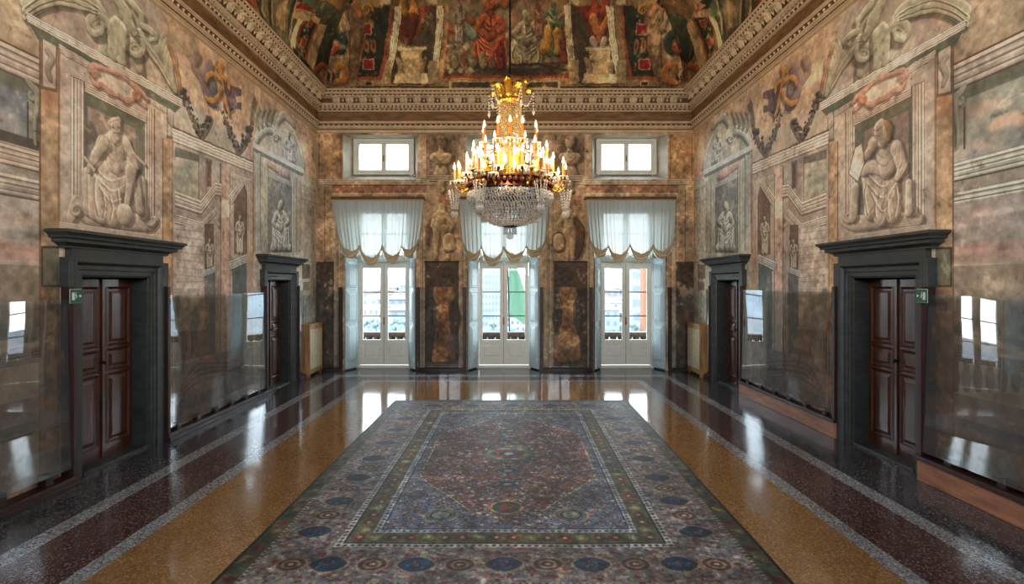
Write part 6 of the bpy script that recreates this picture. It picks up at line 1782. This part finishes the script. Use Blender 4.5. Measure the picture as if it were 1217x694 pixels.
# ------------------------------------------------------------------ light
w = bpy.data.worlds.new('sky'); SC.world = w; w.use_nodes = True; nt = w.node_tree; nt.nodes.clear()
wo = nt.nodes.new('ShaderNodeOutputWorld'); bg = nt.nodes.new('ShaderNodeBackground'); nt.links.new(bg.outputs[0], wo.inputs[0])
tc = nt.nodes.new('ShaderNodeTexCoord'); sp = nt.nodes.new('ShaderNodeSeparateXYZ'); nt.links.new(tc.outputs['Generated'], sp.inputs[0])
r = ramp(nt, [(0.0, (.72,.75,.78)), (.5, (.93,.95,.96)), (.62, (.88,.94,1.0)), (1.0, (.80,.90,1.0))])
mr = N(nt, 'ShaderNodeMapRange'); mr.inputs['From Min'].default_value = -1; mr.inputs['From Max'].default_value = 1
nt.links.new(sp.outputs[2], mr.inputs[0]); nt.links.new(mr.outputs[0], r.inputs[0]); nt.links.new(r.outputs[0], bg.inputs[0])
bg.inputs[1].default_value = SKY = 12.5
def area(name, loc, rot, sx, sy, power=0, col=(1,1,1), portal=False, spread=None):
    l = bpy.data.lights.new(name, 'AREA'); l.shape = 'RECTANGLE'; l.size = sx; l.size_y = sy; l.energy = power; l.color = col
    if portal: l.cycles.is_portal = True
    if spread: l.spread = spread
    o = bpy.data.objects.new(name, l); COL.objects.link(o); o.location = loc; o.rotation_euler = rot; return o
for a0, a1, b0, b1 in LOW: area('window_daylight', ((b0+b1)/2, YO+.05, 2.45), (-PI/2, 0, 0), b1-b0, 3.5, portal=True)
for a0, a1, b0, b1 in UPP: area('window_daylight', ((b0+b1)/2, YO+.05, 5.55), (-PI/2, 0, 0), b1-b0, .95, portal=True)
for a0, a1, z0, z1 in FH: area('window_daylight', ((a0+a1)/2, YF-.05, (z0+z1)/2), (PI/2, 0, 0), a1-a0, z1-z0, portal=True)  # sky through the openings added behind the camera
def point(name, loc, power, col, r=.15):
    l = bpy.data.lights.new(name, 'POINT'); l.energy = power; l.color = col; l.shadow_soft_size = r
    o = bpy.data.objects.new(name, l); COL.objects.link(o); o.location = loc; return o
WARM = (1.0, .74, .47)
for k in range(6):
    a = 2*PI*k/6+.4
    point('chandelier_glow', (CX+.74*math.cos(a), CY+.74*math.sin(a), 3.95), 46, WARM, .05)

# ------------------------------------------------------------------ camera
cd = bpy.data.cameras.new('camera'); cam = bpy.data.objects.new('camera', cd); COL.objects.link(cam); SC.camera = cam
cam.location = (0, 0, EYE); cam.rotation_euler = (PI/2, 0, 0)
cd.sensor_width = 36; cd.lens = 36*F/1217; cd.shift_x = (608.5-VX)/1217; cd.shift_y = -(347-VY)/1217
cd.clip_start = .05; cd.clip_end = 3000
vs_ = SC.view_settings; vs_.view_transform = 'Standard'; vs_.look = 'None'; vs_.exposure = 0.15; vs_.gamma = 1; vs_.use_curve_mapping = False
cy = SC.cycles
cy.use_denoising = True; cy.denoiser = 'OPENIMAGEDENOISE'
try: cy.denoising_input_passes = 'RGB_ALBEDO_NORMAL'; cy.denoising_prefilter = 'ACCURATE'
except Exception: pass
cy.max_bounces = 10; cy.diffuse_bounces = 5; cy.glossy_bounces = 5; cy.transparent_max_bounces = 24; cy.transmission_bounces = 6
cy.sample_clamp_indirect = 6; cy.caustics_reflective = False; cy.caustics_refractive = False
